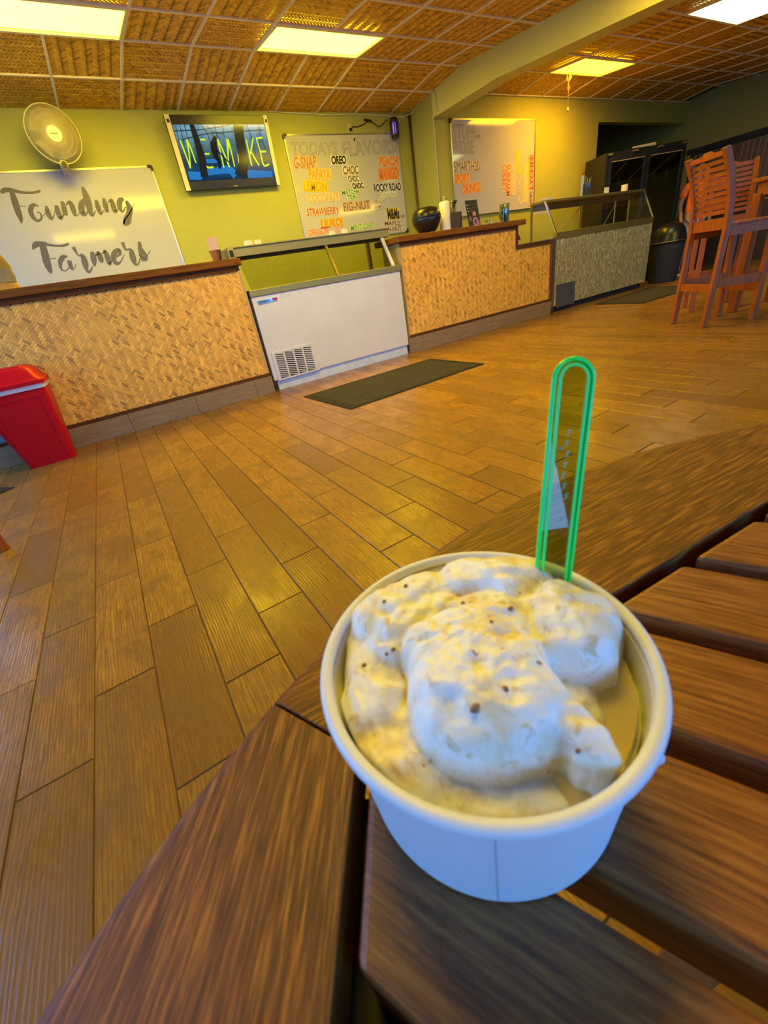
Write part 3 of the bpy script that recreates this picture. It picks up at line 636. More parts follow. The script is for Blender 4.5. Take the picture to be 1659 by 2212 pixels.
GY0, GY1, GZ0, GZ1 = YC+.02, 4.715, .975, 1.272
def gp(x, t, d=0): return (x, GY0+(GY1-GY0)*t-d, GZ0+(GZ1-GZ0)*t)
for xa, xb in ((F0+.03, 2.36), (2.39, 3.08)):
    MB().add([gp(xa, 0), gp(xb, 0), gp(xb, 1), gp(xa, 1), gp(xa, 0, -.006), gp(xb, 0, -.006), gp(xb, 1, -.006), gp(xa, 1, -.006)], [(0, 1, 2, 3), (7, 6, 5, 4), (0, 4, 5, 1), (3, 2, 6, 7), (0, 3, 7, 4), (1, 5, 6, 2)]).build('glass_pane', glass('sneeze_guard_glass', (.80, .82, .66)), fz)
for x in (2.375, 3.10): MB().bar(gp(x, 0, .005), gp(x, 1, .005), .035 if x > 3 else .028, .02).build('guard_post', M['white'] if x > 3 else M['steel'], fz)
B('guard_shelf', M['steel'], fz, 1.325, 3.20, 4.69, 5.12, 1.272, 1.347, bevel=.004)
B('shelf_lip', M['steel'], fz, 1.325, 3.20, 4.675, 5.12, 1.347, 1.356)
B('light_tube', M['matte_black'], fz, 1.39, 3.12, 4.715, 4.76, 1.245, 1.272)
B('rear_post', M['steel'], fz, 1.36, 1.40, 5.08, 5.12, .975, 1.272); B('rear_post', M['steel'], fz, 3.12, 3.16, 5.08, 5.12, .975, 1.272)
def paper_cup(x, y, z, h, r, label, mat=None, up=False):
    o = MB().lathe([(r*.86, 0), (r*.9, .002), (r, h), (r*.96, h), (r*.84, .006)] if up else [(r, 0), (r*1.03, .004), (r, .008), (r*.86, h), (0.001, h)], (x, y, z), 20).build('paper_cup', mat or paper((.74, .68, .50)), None, smooth='auto')
    return tag(o, label, 'cup', 'paper cups on the freezer shelf')
paper_cup(1.60, 4.86, 1.357, .055, .045, 'larger cream paper cup upside down at the left of the freezer shelf')
paper_cup(1.70, 4.86, 1.357, .052, .038, 'smaller cream paper cup upside down beside the larger one')
paper_cup(2.56, 4.86, 1.357, .05, .038, 'cream paper cup upside down below the word dragon')
paper_cup(2.72, 4.86, 1.357, .055, .042, 'cream paper cup upside down left of the mint chip sign')
t_ = thing('napkin_bucket', 'small metal bucket holding a pink paper note', 'bucket', (1.235, 4.80, 1.25))
MB().lathe([(.036, 0), (.038, .002), (.056, .105), (.058, .108), (.054, .108), (.035, .005)], (1.235, 4.80, 1.25), 20).build('bucket', M['alu'], t_, smooth='auto')
MB().add([(1.19, 4.80, 1.33), (1.28, 4.80, 1.33), (1.277, 4.80, 1.47), (1.235, 4.80, 1.463), (1.225, 4.80, 1.455), (1.19, 4.80, 1.462), (1.19, 4.803, 1.33), (1.28, 4.803, 1.33), (1.277, 4.803, 1.47), (1.19, 4.803, 1.462)], [(0, 1, 2, 3, 4, 5), (6, 9, 8, 7), (0, 5, 9, 6), (1, 7, 8, 2)]).build('note', paper((.75, .50, .42)), t_)
t_ = thing('napkin_dispenser', 'small steel napkin dispenser at the end of the left counter top', 'dispenser', (1.32, 4.61, 1.25))
B('shell', M['steel'], t_, 1.285, 1.35, 4.56, 4.66, 1.25, 1.335, bevel=.004); B('slot', M['matte_black'], t_, 1.30, 1.335, 4.556, 4.561, 1.265, 1.32)

cb = thing('cloth_bundle', 'tan and grey cloth bundle at the left end of the worktop', 'cloth', (-.62, 4.72, 1.25))
def bundle(z0, z1, r0, r1, mt, nm, wob=.0):
    mb = MB(); n = 28; vs = []
    for i in range(5):
        t = i/4
        for k in range(n):
            a = 2*pi*k/n; r = r0+(r1-r0)*t+.006*math.sin(5*a+i)
            vs.append((-.62+r*math.cos(a), 4.72+.55*r*math.sin(a), z0+(z1-z0)*t+wob*math.sin(4*a)*(t if nm != 'upper_fold' else 1-t)))
    mb.add(vs, [(i*n+k, i*n+(k+1) % n, (i+1)*n+(k+1) % n, (i+1)*n+k) for i in range(4) for k in range(n)]+[tuple(range(n-1, -1, -1)), tuple(4*n+k for k in range(n))]).build(nm, mt, cb, smooth='auto')
bundle(1.251, 1.31, .238, .236, plain('tan_cloth', (.50, .30, .08), .85), 'lower_fold', .008)
bundle(1.31, 1.40, .236, .25, plain('grey_cloth_fold', (.30, .27, .20), .85), 'middle_fold', .006)
bundle(1.40, 1.56, .25, .20, plain('brown_cloth', (.20, .13, .06), .85), 'upper_fold', .008)

# ------------------------------------------------------------------ stainless display case
dc = thing('display_case', 'stainless steel display case with slanted glass and swirled front panel', 'display case', (7.1, 4.75, 0))
D0, D1, DZ, DT, DY = 5.925, 8.385, 1.04, 1.455, 4.735
B('case_body', plain('dark_case', (.05, .05, .045), .5), dc, D0+.01, D1-.01, YC+.015, 4.98, .085, .93)
B('toe_kick', M['matte_black'], dc, D0, D1-.05, YC+.05, 4.9, 0, .085)
B('front_panel', M['swirl'], dc, D0, D1, YC, YC+.015, .085, .955)
B('front_band', M['steel'], dc, D0-.005, D1+.005, YC-.008, YC+.03, .955, DZ, bevel=.003)
B('vent_panel', plain('grey_vent', (.13, .13, .125), .5, .6), dc, 5.975, 6.415, YC-.008, YC+.001, .055, .37)
for i, x in enumerate((5.855, 5.88, 5.905)): B('edge_strip', M['alu'], dc, x, x+.018, YC-.012+.004*i, YC+.05, .085, .985)
B('toe_corner', M['matte_black'], dc, 5.855, 5.93, YC-.005, YC+.05, 0, .085)
MB().add([(D0, YC+.005, DZ), (D1, YC+.005, DZ), (D1, DY, DT-.02), (D0, DY, DT-.02), (D0, YC+.011, DZ), (D1, YC+.011, DZ), (D1, DY+.006, DT-.02), (D0, DY+.006, DT-.02)], [(0, 1, 2, 3), (7, 6, 5, 4)]).build('front_glass', M['glass'], dc)
B('top_bar', M['steel'], dc, D0-.01, D1+.01, DY-.01, 4.98, DT-.03, DT, bevel=.003)
B('rear_bar', M['steel'], dc, D0, D1, 4.95, 4.98, DT-.10, DT-.03)
for x in (D0, D1):
    MB().bar((x, YC+.008, DZ), (x, DY, DT-.015), .022, .022).build('slant_post', M['chrome'], dc)
    B('rear_post', M['steel'], dc, x-.012, x+.012, 4.955, 4.98, .93, DT-.03)
    MB().prism([(YC+.01, DZ), (DY, DT-.03), (4.95, DT-.03), (4.95, .96), (YC+.01, .96)], 0, x-.002, x+.002).build('end_glass', M['glass'], dc)
B('inner_mullion', M['alu'], dc, 7.02, 7.035, 4.94, 4.955, .95, DT-.10); B('sliding_door_frame', M['alu'], dc, 7.93, 7.95, 4.93, 4.945, .95, DT-.10)
B('inner_shelf', plain('dark_shelf', (.10, .08, .045), .4), dc, D0+.02, D1-.02, YC+.03, 4.95, .90, .945)
for a, b in (((6.35, 4.90, .95), (6.95, 4.90, 1.33)), ((7.5, 4.90, .95), (7.9, 4.90, 1.34))): MB().bar(a, b, .008, .006).build('door_rod', M['alu'], dc)
o = B('price_card', paper((.78, .74, .40)), None, 7.48, 7.60, 4.86, 4.866, DT+.0, DT+.09); tag(o, 'pale yellow card standing on the steel case', 'card')
paper_cup(8.02, 4.86, DT, .10, .05, 'cream cup standing near the right end of the steel case', up=True)['group'] = 'cups on the steel case'
t_ = thing('utensil_crock', 'dark glass crock of utensils standing on the steel case', 'crock', (7.06, 4.87, DT))
MB().lathe([(.06, 0), (.062, .004), (.066, .16), (.062, .16), (.056, .006)], (7.06, 4.87, DT), 24).build('crock', plain('smoky_crock', (.05, .05, .035), .15), t_, smooth='auto')
for i, (dx, dy, hh) in enumerate(((-.03, .01, .26), (.02, .02, .24), (.035, -.01, .23), (.0, -.02, .22))):
    MB().tube([(7.06+dx*.5, 4.87+dy*.5, DT+.02), (7.06+dx*1.4, 4.87+dy*1.4, DT+hh)], .006, 6).build('utensil', M['steel'], t_)
o = tag(B('spatula', M['white'], None, 6.95, 7.02, 4.90, 4.91, DT, DT+.27, bevel=.012), 'white spatula leaning beside the utensil crock', 'spatula')
o = B('tray', M['white'], None, 6.03, 6.15, 4.78, 4.92, DT, DT+.035, bevel=.008); tag(o, 'small white tray at the left end of the steel case', 'tray')

# ------------------------------------------------------------------ things on the right counter top
CT = 1.2465
t_ = thing('round_bin', 'black rounded countertop bin with a seam', 'bin', (3.812, 4.76, CT))
MB().lathe([(.09, .0), (.12, .02), (.165, .09), (.178, .135), (.176, .14)], (3.812, 4.76, CT+.02), 32).build('lower_shell', M['black'], t_, smooth=True)
MB().lathe([(.176, .142), (.178, .15), (.165, .20), (.13, .235), (.07, .25), (.002, .252)], (3.812, 4.76, CT+.02), 32).build('lid', M['black'], t_, smooth=True)
for k in range(3): MB().tube([(3.812+.08*math.cos(k*2.1+.5), 4.76+.08*math.sin(k*2.1+.5), CT), (3.812+.08*math.cos(k*2.1+.5), 4.76+.08*math.sin(k*2.1+.5), CT+.03)], .012, 8).build('foot', M['steel'], t_)
t_ = thing('paper_towel_roll', 'white paper towel roll on an upright holder', 'paper towels', (4.088, 4.74, CT))
MB().lathe([(.055, 0), (.062, .004), (.062, .285), (.056, .295), (.045, .30), (.002, .30)], (4.088, 4.74, CT+.008), 28).build('roll', paper((.80, .76, .66)), t_, smooth='auto')
MB().lathe([(.075, 0), (.075, .008), (.001, .008)], (4.088, 4.74, CT), 24).build('holder_base', M['steel'], t_)
MB().tube([(4.088, 4.74, CT+.30), (4.088, 4.74, CT+.335)], .006, 8).lathe([(.004, 0), (.012, .008), (.011, .022), (.002, .03)], (4.088, 4.74, CT+.332), 12).build('holder_knob', M['chrome'], t_, smooth=True)
MB().add([(4.103, 4.676, CT+.02), (4.118, 4.678, CT+.02), (4.112, 4.676, CT+.15), (4.102, 4.676, CT+.155)], [(0, 1, 2, 3)]).build('torn_edge', paper((.55, .5, .42)), t_)
o = B('storage_box', plain('dark_brown_box', (.07, .045, .025), .4), None, 4.20, 4.42, 4.80, 4.98, CT, CT+.20, bevel=.004); tag(o, 'dark brown box behind the black menu card', 'box')
t_ = thing('scoop_holder', 'metal scoops standing in a small pot behind the menu card', 'scoop pot', (4.33, 4.90, CT+.2))
MB().lathe([(.04, 0), (.05, .06), (.046, .06), (.036, .004)], (4.33, 4.90, CT+.2), 16).build('pot', M['steel'], t_, smooth='auto')
for i in range(3):
    MB().tube([(4.33+.01*i, 4.9, CT+.21), (4.36+.02*i, 4.9-.01*i, CT+.31)], .008, 6).lathe([(.002, -.02), (.016, -.01), (.02, .005), (.002, .012)], (4.36+.02*i, 4.9-.01*i, CT+.32), 10).build('scoop', M['matte_black'] if i else M['steel'], t_, smooth=True)
t_ = thing('menu_card', 'black menu card with purple pictures in an upright acrylic stand', 'menu card', (4.56, 4.75, CT))
def mc(u, v, d=0.0): return (4.445+.20*u-.0*v, 4.70+.06*v-d, CT+.012+.285*v+.02*u*0)
def mquad(nm, us, mt, d=.002, par=None): return MB().add([mc(u, v, d) for u, v in us], [tuple(range(len(us)))]).build(nm, mt, par or t_)
MB().add([mc(0, 0), mc(1, 0), mc(1, 1), mc(0, 1), mc(0, 0, -.004), mc(1, 0, -.004), mc(1, 1, -.004), mc(0, 1, -.004)], [(0, 1, 2, 3), (7, 6, 5, 4), (0, 4, 5, 1), (3, 2, 6, 7), (0, 3, 7, 4), (1, 5, 6, 2)]).build('card', plain('black_print', (.02, .015, .014), .25), t_)
for i, v in enumerate((.80, .68, .57)):
    mquad('printed_dot', [(.08, v), (.15, v), (.15, v+.05), (.08, v+.05)], paper((.7, .65, .55))); mquad('printed_line', [(.2, v+.01), (.8, v+.01), (.8, v+.035), (.2, v+.035)], plain('grey_print', (.09, .08, .07), .5))
def disc(u, v, r, mt, d=.003): return MB().add([mc(u+r*math.cos(a*pi/9), v+r*.75*math.sin(a*pi/9), d) for a in range(18)], [tuple(range(18))]).build('printed_picture', mt, t_)
disc(.6, .17, .24, plain('lilac_print', (.45, .22, .40), .4)); disc(.6, .17, .15, plain('violet_print', (.16, .03, .16), .4), .004); disc(.18, .30, .14, plain('mauve_print', (.12, .06, .13), .4)); disc(.88, .12, .13, plain('dark_red_print', (.25, .04, .05), .4), .0025)
mquad('printed_picture', [(.45, .40), (.72, .40), (.72, .55), (.45, .55)], plain('salmon_print', (.6, .22, .2), .4))
B('stand', M['glass'], t_, 4.43, 4.66, 4.68, 4.79, CT, CT+.010)
o = B('flyer', paper((.72, .62, .40)), None, 4.36, 4.60, 4.54, 4.62, CT, CT+.006); tag(o, 'cream flyer lying in front of the menu card', 'flyer')
o = MB().lathe([(.03, 0), (.032, .003), (.032, .075), (.028, .075), (.027, .006)], (4.86, 4.79, CT), 20).build('glass_jar', glass('jar_glass', (.85, .88, .80)), None, smooth='auto'); tag(o, 'small clear glass jar left of the pitcher', 'jar')
o = MB().box(4.93, 5.06, 4.80, 4.92, CT, CT+.05).build('sample_tray', M['cream'], None, bevel=.008); tag(o, 'low cream tray behind the glass pitcher', 'tray')
t_ = thing('glass_pitcher', 'clear glass pitcher with a curved handle holding metal spoons', 'pitcher', (5.10, 4.72, CT))
MB().lathe([(.06, 0), (.064, .004), (.058, .10), (.060, .17), (.066, .215), (.062, .215), (.055, .17), (.053, .10), (.056, .012)], (5.10, 4.72, CT), 28).build('vessel', glass('pitcher_glass', (.72, .78, .66), .2), t_, smooth='auto')
MB().tube([(5.045, 4.70, CT+.17), (5.0, 4.69, CT+.175), (4.965, 4.68, CT+.13), (4.97, 4.68, CT+.08), (5.0, 4.69, CT+.055), (5.045, 4.70, CT+.05)], .009, 8).build('handle', glass('pitcher_handle_glass', (.45, .5, .36), .3), t_, smooth=True)
for i in range(5): MB().tube([(5.07+.012*i, 4.71+.008*(i % 2), CT+.015), (5.075+.013*i, 4.72, CT+.14+.01*(i % 3))], .007, 6).build('spoon', M['chrome'] if i % 2 else M['black'], t_)

# ------------------------------------------------------------------ wall boards
def whiteboard(label, x0, x1, z0, z1, yw, caps):
    t_ = thing('whiteboard', label, 'whiteboard', ((x0+x1)/2, yw-.01, z0))
    B('panel', M['board'], t_, x0, x1, yw-.018, yw-.002, z0, z1)
    f = .016
    B('frame_rail', M['alu'], t_, x0-f, x1+f, yw-.024, yw-.002, z1, z1+f); B('frame_rail', M['alu'], t_, x0-f, x1+f, yw-.024, yw-.002, z0-f, z0)
    B('frame_rail', M['alu'], t_, x0-f, x0, yw-.024, yw-.002, z0, z1); B('frame_rail', M['alu'], t_, x1, x1+f, yw-.024, yw-.002, z0, z1)
    for c in caps:
        cx = x0 if 'l' in c else x1; cz = z0 if 'b' in c else z1; sx = 1 if 'l' in c else -1; sz = 1 if 'b' in c else -1
        MB().prism([(cx-sx*.022, cz-sz*.010), (cx-sx*.010, cz-sz*.022), (cx+sx*.035, cz-sz*.022), (cx+sx*.035, cz+sz*.004), (cx+sx*.004, cz+sz*.004), (cx+sx*.004, cz+sz*.035), (cx-sx*.022, cz+sz*.035)], 1, yw-.028, yw-.001).build('corner_cap', M['black'], t_)
    return t_
def pencil_material():
    t = NT('marker_hatching'); t.set(Roughness=.4)
    f = t.noise(t.coords('pos', (60, 1, 28), rot=(0, .5, 0)), 6, 4, .6, .8)
    t.base(t.ramp(f, [(.36, (.025, .022, .018)), (.62, (.20, .18, .145))])); return t.m
M['pencil'] = pencil_material()
b1 = whiteboard('large whiteboard lettered Founding Farmers in grey script', -.56, 1.262, 1.30, 2.43, YW, ['tr', 'tl', 'br', 'bl'])
FARMERS[5] = FARMERS[5][2:]; FARMERS[10] = FARMERS[10][2:]
for nm, data in (('script_founding', FOUNDING), ('script_farmers', FARMERS)):
    for si, st in enumerate(data): MB().ribbon([(a_, b_, c_*1.4) for a_, b_, c_ in st], lambda u, v: (u, YW-.0190-.00012*si, v), 4).build('lettering', M['pencil'], b1)
b2 = whiteboard('whiteboard headed TODAYS FLAVORS covered in paper flavor signs', 3.05, 4.885, 1.48, 2.70, YW, ['tl', 'br', 'bl'])
mk = plain('pencil_line', (.10, .09, .07), .6)
mb = MB(); wall_text(mb, 'TODAYS', FLAVOR['TODAYS'], YW-.0195, 0, .008); mb.build('lettering', mk, b2)
mb = MB(); wall_text(mb, 'FLAVORS!', FLAVOR['FLAVORS!'], YW-.0195, 0, .008); mb.build('lettering', mk, b2)
o = B('magnet', M['black'], None, 4.115, 4.138, YW-.028, YW-.0185, 2.632, 2.666, bevel=.003); tag(o, 'small black magnet over the heading on the flavors board', 'magnet')
MB().add([(4.80, YW-.0195, 1.66), (4.815, YW-.0195, 1.66), (4.805, YW-.0195, 1.70), (4.79, YW-.0195, 1.70), (4.835, YW-.0195, 1.665), (4.852, YW-.0195, 1.665), (4.845, YW-.0195, 1.705), (4.83, YW-.0195, 1.705)], [(0, 1, 2, 3), (4, 5, 6, 7)]).build('lettering', M['black'], b2)
def sign(quads, words, ink, pap, label, yw, weight=.02, outline=0, pad=.04, margin=.012, cat='sign', group='paper flavor signs', papermat=True):
    (ax, az) = quads[0][0]
    t_ = thing('paper_sign', label, cat, (ax, yw-.02, az), group)
    if pap is not None:
        pts = []
        for (a, b, c) in quads:
            d = (b[0]+c[0]-a[0], b[1]+c[1]-a[1]); cx = (a[0]+d[0])/2; cz = (a[1]+d[1])/2; pts = []
            for p in (a, b, d, c):
                vx, vz = p[0]-cx, p[1]-cz; l = math.hypot(vx, vz); pts.append((p[0]+vx/l*margin, p[1]+vz/l*margin))
            MB().prism(pts, 1, yw-.0205, yw-.0185).build('paper', paper(pap), t_)
    for q, s_ in zip(quads, words):
        if not s_: continue
        mb = MB(); wall_text(mb, s_, q, yw-.0215, weight, outline, 0); mb.build('lettering', plain('marker_ink', ink, .6, var=.15, scale=60), t_)
    return t_
BW = (.72, .70, .62)
FS = lambda keys, words, ink, pap, label, **k: sign([FLAVOR[q] for q in keys], words, ink, pap, label, YW, **k)
FS(['G-SNAP'], ['G-SNAP'], (.42, .19, .06), (.62, .46, .28), 'tan paper sign reading G-SNAP in brown letters')
FS(['OREO'], ['OREO'], (.012, .012, .012), BW, 'white paper sign reading OREO in thick black letters', weight=.05)
FS(['PEACH'], ['PEACH'], (.80, .24, .03), (.75, .52, .34), 'paper sign reading PEACH in orange letters', weight=.05)
FS(['CHOC1'], ['CHOC'], (.22, .10, .04), BW, 'uppermost of the three CHOC signs, in light brown letters', weight=.03)
FS(['CHOC2'], ['CHOC'], (.09, .045, .02), BW, 'middle one of the three CHOC signs, in brown letters', weight=.03)
FS(['CHOC3'], ['CHOC'], (.025, .015, .01), BW, 'lowest of the three CHOC signs, in dark brown letters', weight=.05)
FS(['MANGO'], ['MANGO'], (.82, .20, .02), (.80, .40, .12), 'paper sign reading MANGO in orange letters below PEACH', weight=.05)
FS(['PAPAYA'], ['PAPAYA'], (.78, .32, .02), (.78, .55, .20), 'pale orange paper sign reading PAPAYA', weight=.03)
FS(['LEMON'], ['LEMON'], (.60, .36, .01), (.82, .56, .01), 'bright yellow paper sign reading LEMON', weight=.03)
FS(['PALE'], ['COCONUT'], (.56, .38, .16), (.72, .56, .32), 'pale beige paper sign with faint lettering below LEMON', weight=.02)
FS(['STRAWBERRY'], ['STRAWBERRY'], (.40, .05, .02), (.72, .55, .38), 'paper sign reading STRAWBERRY in red letters', weight=.01)
FS(['LILIKOI'], ['LILIKOI'], (.55, .22, .01), (.82, .50, .07), 'orange paper sign reading LILIKOI', weight=.03)
FS(['DRAGON'], ['DRAGON'], (.62, .16, .08), (.74, .50, .36), 'paper sign reading DRAGON at the lower left of the board', weight=.02)
FS(['FRUIT'], ['FRUIT'], (.45, .20, .22), (.70, .50, .42), 'small pinkish paper sign reading FRUIT', weight=.0)
FS(['MINT CHIP'], ['MINT CHIP'], (.14, .38, .04), (.55, .62, .28), 'green paper sign reading MINT CHIP', weight=.01)
FS(['MATCHA', 'TEA'], ['MATCHA', 'TEA'], (.05, .26, .05), (.62, .68, .42), 'paper sign reading MATCHA TEA in green letters', weight=.02)
FS(['FIG-NUT'], ['FIG-NUT'], (.24, .12, .06), (.60, .44, .28), 'light brown paper sign reading FIG-NUT', weight=.01)
FS(['ROCKY ROAD'], ['ROCKY ROAD'], (.012, .012, .012), BW, 'white paper sign reading ROCKY ROAD in black letters', weight=.03)
FS(['Pistachio'], ['Pistachio'], (.25, .45, .06), BW, 'white paper sign reading Pistachio in green letters', weight=.0)
FS(['PRALINE', '&', 'CREAM'], ['PRALINE', '&', 'CREAM'], (.12, .055, .025), BW, 'white paper sign reading PRALINE and CREAM in brown letters', weight=.0)
FS(['M&Ms'], ['M&Ms'], (.015, .012, .01), (.78, .58, .05), 'yellow paper sign reading M&Ms in black letters', weight=.04)
FS(['MAPLE', 'WALNUT'], ['MAPLE', 'WALNUT'], (.16, .07, .03), (.66, .56, .42), 'paper sign reading MAPLE WALNUT in brown letters', weight=.02)
b3 = whiteboard('whiteboard headed STUFF in the FRIDGE on the yellow lit wall', 5.475, 7.30, 1.53, 2.705, Y2, ['tl', 'bl', 'br'])
for k_, wd, ol in (('STUFF', 'STUFF', .008), ('in the', 'in the', 0), ('FRIDGE', 'FRIDGE', .008)):
    mb = MB(); wall_text(mb, wd, FRIDGE[k_], Y2-.0195, 0, ol); mb.build('lettering', mk, b3)
GS = lambda keys, words, ink, pap, label, **k: sign([FRIDGE[q] for q in keys], words, ink, pap, label, Y2, group='paper drink signs', **k)
GS(['SMARTH20'], ['SMARTH20'], (.15, .09, .08), (.66, .56, .38), 'paper sign reading SMARTH20 in grey letters', weight=.0)
GS(['SPORT', 'DRINKS'], ['SPORT', 'DRINKS'], (.80, .22, .01), (.78, .50, .20), 'paper sign reading SPORT DRINKS in orange letters', weight=.04)
GS(['CHERRY', 'SURINAM'], ['CHERRY', 'SURINAM'], (.62, .11, .02), (.74, .52, .28), 'sideways paper sign reading SURINAM CHERRY in red letters', weight=.02)
GS(['LYCHEE', 'redband'], ['LYCHEE', None], (.52, .05, .01), (.70, .42, .18), 'sideways paper sign reading LYCHEE in red letters', weight=.03)
GS(['GRAPE'], ['GRAPE'], (.10, .03, .05), (.74, .56, .38), 'sideways paper sign reading GRAPE in dark letters', weight=.02)
GS(['yellowcard'], [None], (0, 0, 0), (.80, .52, .04), 'blank yellow paper cutout near the top of the drink signs')
GS(['palecard'], [None], (0, 0, 0), (.66, .50, .24), 'blank pale paper cutout beside the SURINAM CHERRY sign')
GS(['strip'], [None], (0, 0, 0), (.76, .54, .18), 'tall blank cream paper strip beside the LYCHEE sign')
t_ = GS(['PINEAPPLE'], [None], (0, 0, 0), (.70, .55, .26), 'narrow paper sign with small black scribbles')
mb = MB(); rs = random.Random(9)
for i in range(16):
    x = 6.925+rs.uniform(0, .05); z = 1.63+i*.021; mb.add([(x, Y2-.0215, z), (x+rs.uniform(.008, .02), Y2-.0215, z+.004), (x+rs.uniform(.008, .02), Y2-.0215, z+.016), (x, Y2-.0215, z+.012)], [(0, 1, 2, 3)])
mb.build('scribble', M['black'], t_)

# ------------------------------------------------------------------ television
tv = thing('television', 'wall mounted television showing WE MAKE over a blue cage scene', 'television', (2.19, YW-.1, 2.17))
TX0, TX1, TZ0, TZ1 = 1.57, 2.812, 2.175, 2.868
def tp3(u, v, d=0.0):
    # top edge tilts out from the wall
    return (TX0+(TX1-TX0)*u, YW-.085-.05*v-d, TZ0+(TZ1-TZ0)*v)
def slab(u0, u1, v0, v1, d0, d1): 
    return MB().add([tp3(u, v, d) for d in (d0, d1) for u, v in ((u0, v0), (u1, v0), (u1, v1), (u0, v1))], [(3, 2, 1, 0), (4, 5, 6, 7), (0, 1, 5, 4), (2, 3, 7, 6), (1, 2, 6, 5), (3, 0, 4, 7)])
slab(0, 1, 0, 1, -.045, 0).build('housing', M['black'], tv, bevel=.004)
def scr_mat():
    t = NT('screen_picture'); t.set(Base_Color=(0, 0, 0, 1), Roughness=.12)
    f = t.noise(t.coords('obj', (3, 3, 3)), 4, 5)
    sp = t.n('ShaderNodeSeparateXYZ'); t.l(t.n('ShaderNodeTexCoord').outputs['Object'], sp.inputs[0])
    base = t.ramp(t.math('DIVIDE', sp.outputs[2], .69), [(.12, (.002, .006, .015)), (.22, (.005, .06, .18)), (.40, (.01, .04, .06)), (.58, (.08, .18, .20)), (.86, (.20, .42, .55))])
    c = t.mix(t.ramp(f, [(.45, (0, 0, 0)), (.75, (.8, .8, .8))]), base, (.01, .05, .08))
    t.l(c, t.b.inputs['Emission Color']); t.b.inputs['Emission Strength'].default_value = .9; return t.m
slab(.05, .955, .125, .875, 0, .0015).build('screen', scr_mat(), tv)
def scr(nm, data, mt, d):
    mb = MB()
    for st in data: mb.ribbon([(u*1.0*(TX1-TX0), v*(TZ1-TZ0), w_*(TX1-TX0)*(.72 if 'letter' in nm else 1)) for u, v, w_ in st], lambda u, v: tp3(min(max(u/(TX1-TX0), .05), .955), min(max(v/(TZ1-TZ0), .125), .875), d), 5)
    mb.build(nm, mt, tv)
def screen_ink(nm, c, e):
    t = NT(nm); t.set(Base_Color=(0, 0, 0, 1), Roughness=.12, Emission_Color=lin(c), Emission_Strength=e); return t.m
scr('screen_blue', TV_BLUE, screen_ink('screen_blue', (.02, .20, .55), .9), .0018)
scr('screen_bars', TV_BARS, screen_ink('screen_bars', (.01, .06, .10), .9), .0021)
for st_ in TV_DARK[:2]: scr('screen_figure', [st_], screen_ink('screen_dark', (.012, .016, .014), .9), .0027)
for i0, i1 in ((0, 3), (3, 4), (4, 5), (5, 6), (6, 8), (8, 10), (10, 11), (11, 14), (14, 15), (15, 16), (16, 17)): scr('screen_lettering', TV_TEXT[i0:i1], screen_ink('screen_yellow', (.62, .85, .02), 1.0), .0024)
for st_ in TV_DARK[2:]: scr('screen_figure', [st_], screen_ink('screen_dark2', (.008, .008, .008), .9), .003)
for a, b in ((0, .044), (.962, 1.0)):
    sg = slab(a, b, 0, 1, 0, .004).build('side_strip', plain('pale_strip', (.75, .66, .46), .4, var=.05), tv)
    slab(a+.012, b-.008, .90, .945, .004, .006).build('strip_mark', M['matte_black'], sg)
slab(.49, .525, .02, .035, 0, .002).build('maker_mark', M['steel'], tv)
MB().bar((2.19, YW-.002, 2.5), (2.19, YW-.06, 2.5), .3, .25).build('wall_bracket', M['matte_black'], tv)

# ------------------------------------------------------------------ wall fan
fx, fy, fzc = .40, YW-.30, 2.655
fan = thing('wall_fan', 'round cream wall fan with a white hub disc', 'fan', (fx, YW-.05, fzc))
Rf = Matrix.Rotation(.12, 4, 'X') @ Matrix.Rotation(.10, 4, 'Z')
def fp(x, y, z): return Vector((fx, fy, fzc)) + Rf @ Vector((x, y, z))
def ring(r, y, tr, mt, nm, n=48): return MB().tube([fp(r*math.cos(2*pi*k/n), y, r*math.sin(2*pi*k/n)) for k in range(n+1)], tr, 6, False).build(nm, mt, fan, smooth=True)
ring(.232, 0, .0065, M['cream'], 'guard_ring')
mb = MB()
for k in range(150):
    a = 2*pi*k/150
    mb.tube([fp(.05*math.cos(a), -.045, .05*math.sin(a)), fp(.14*math.cos(a), -.045, .14*math.sin(a)), fp(.20*math.cos(a), -.03, .20*math.sin(a)), fp(.23*math.cos(a), 0, .23*math.sin(a))], .0016, 4, False)
    mb.tube([fp(.23*math.cos(a), 0, .23*math.sin(a)), fp(.2*math.cos(a), .05, .2*math.sin(a)), fp(.08*math.cos(a), .06, .08*math.sin(a))], .0016, 4, False)
mb.build('guard_wires', M['cream'], fan, smooth=True)
for r_ in (.10, .15, .19): ring(r_, -.043 if r_ < .16 else -.034, .0016, M['cream'], 'guard_hoop')
MB().add([fp(.064*math.cos(2*pi*k/32), yy, .064*math.sin(2*pi*k/32)) for yy in (-.052, -.044) for k in range(32)], [tuple(range(32)), tuple(range(63, 31, -1))]+[(k, (k+1) % 32, 32+(k+1) % 32, 32+k) for k in range(32)]).build('hub_disc', M['white'], fan)
mb = MB()
for i in range(8): mb.add([fp(-.03+i*.0078, -.053, -.006+.003*(i % 2)), fp(-.0245+i*.0078, -.053, -.006), fp(-.0245+i*.0078, -.053, .006), fp(-.03+i*.0078, -.053, .005)], [(0, 1, 2, 3)])
mb.build('hub_mark', plain('grey_print', (.12, .12, .12), .5), fan)
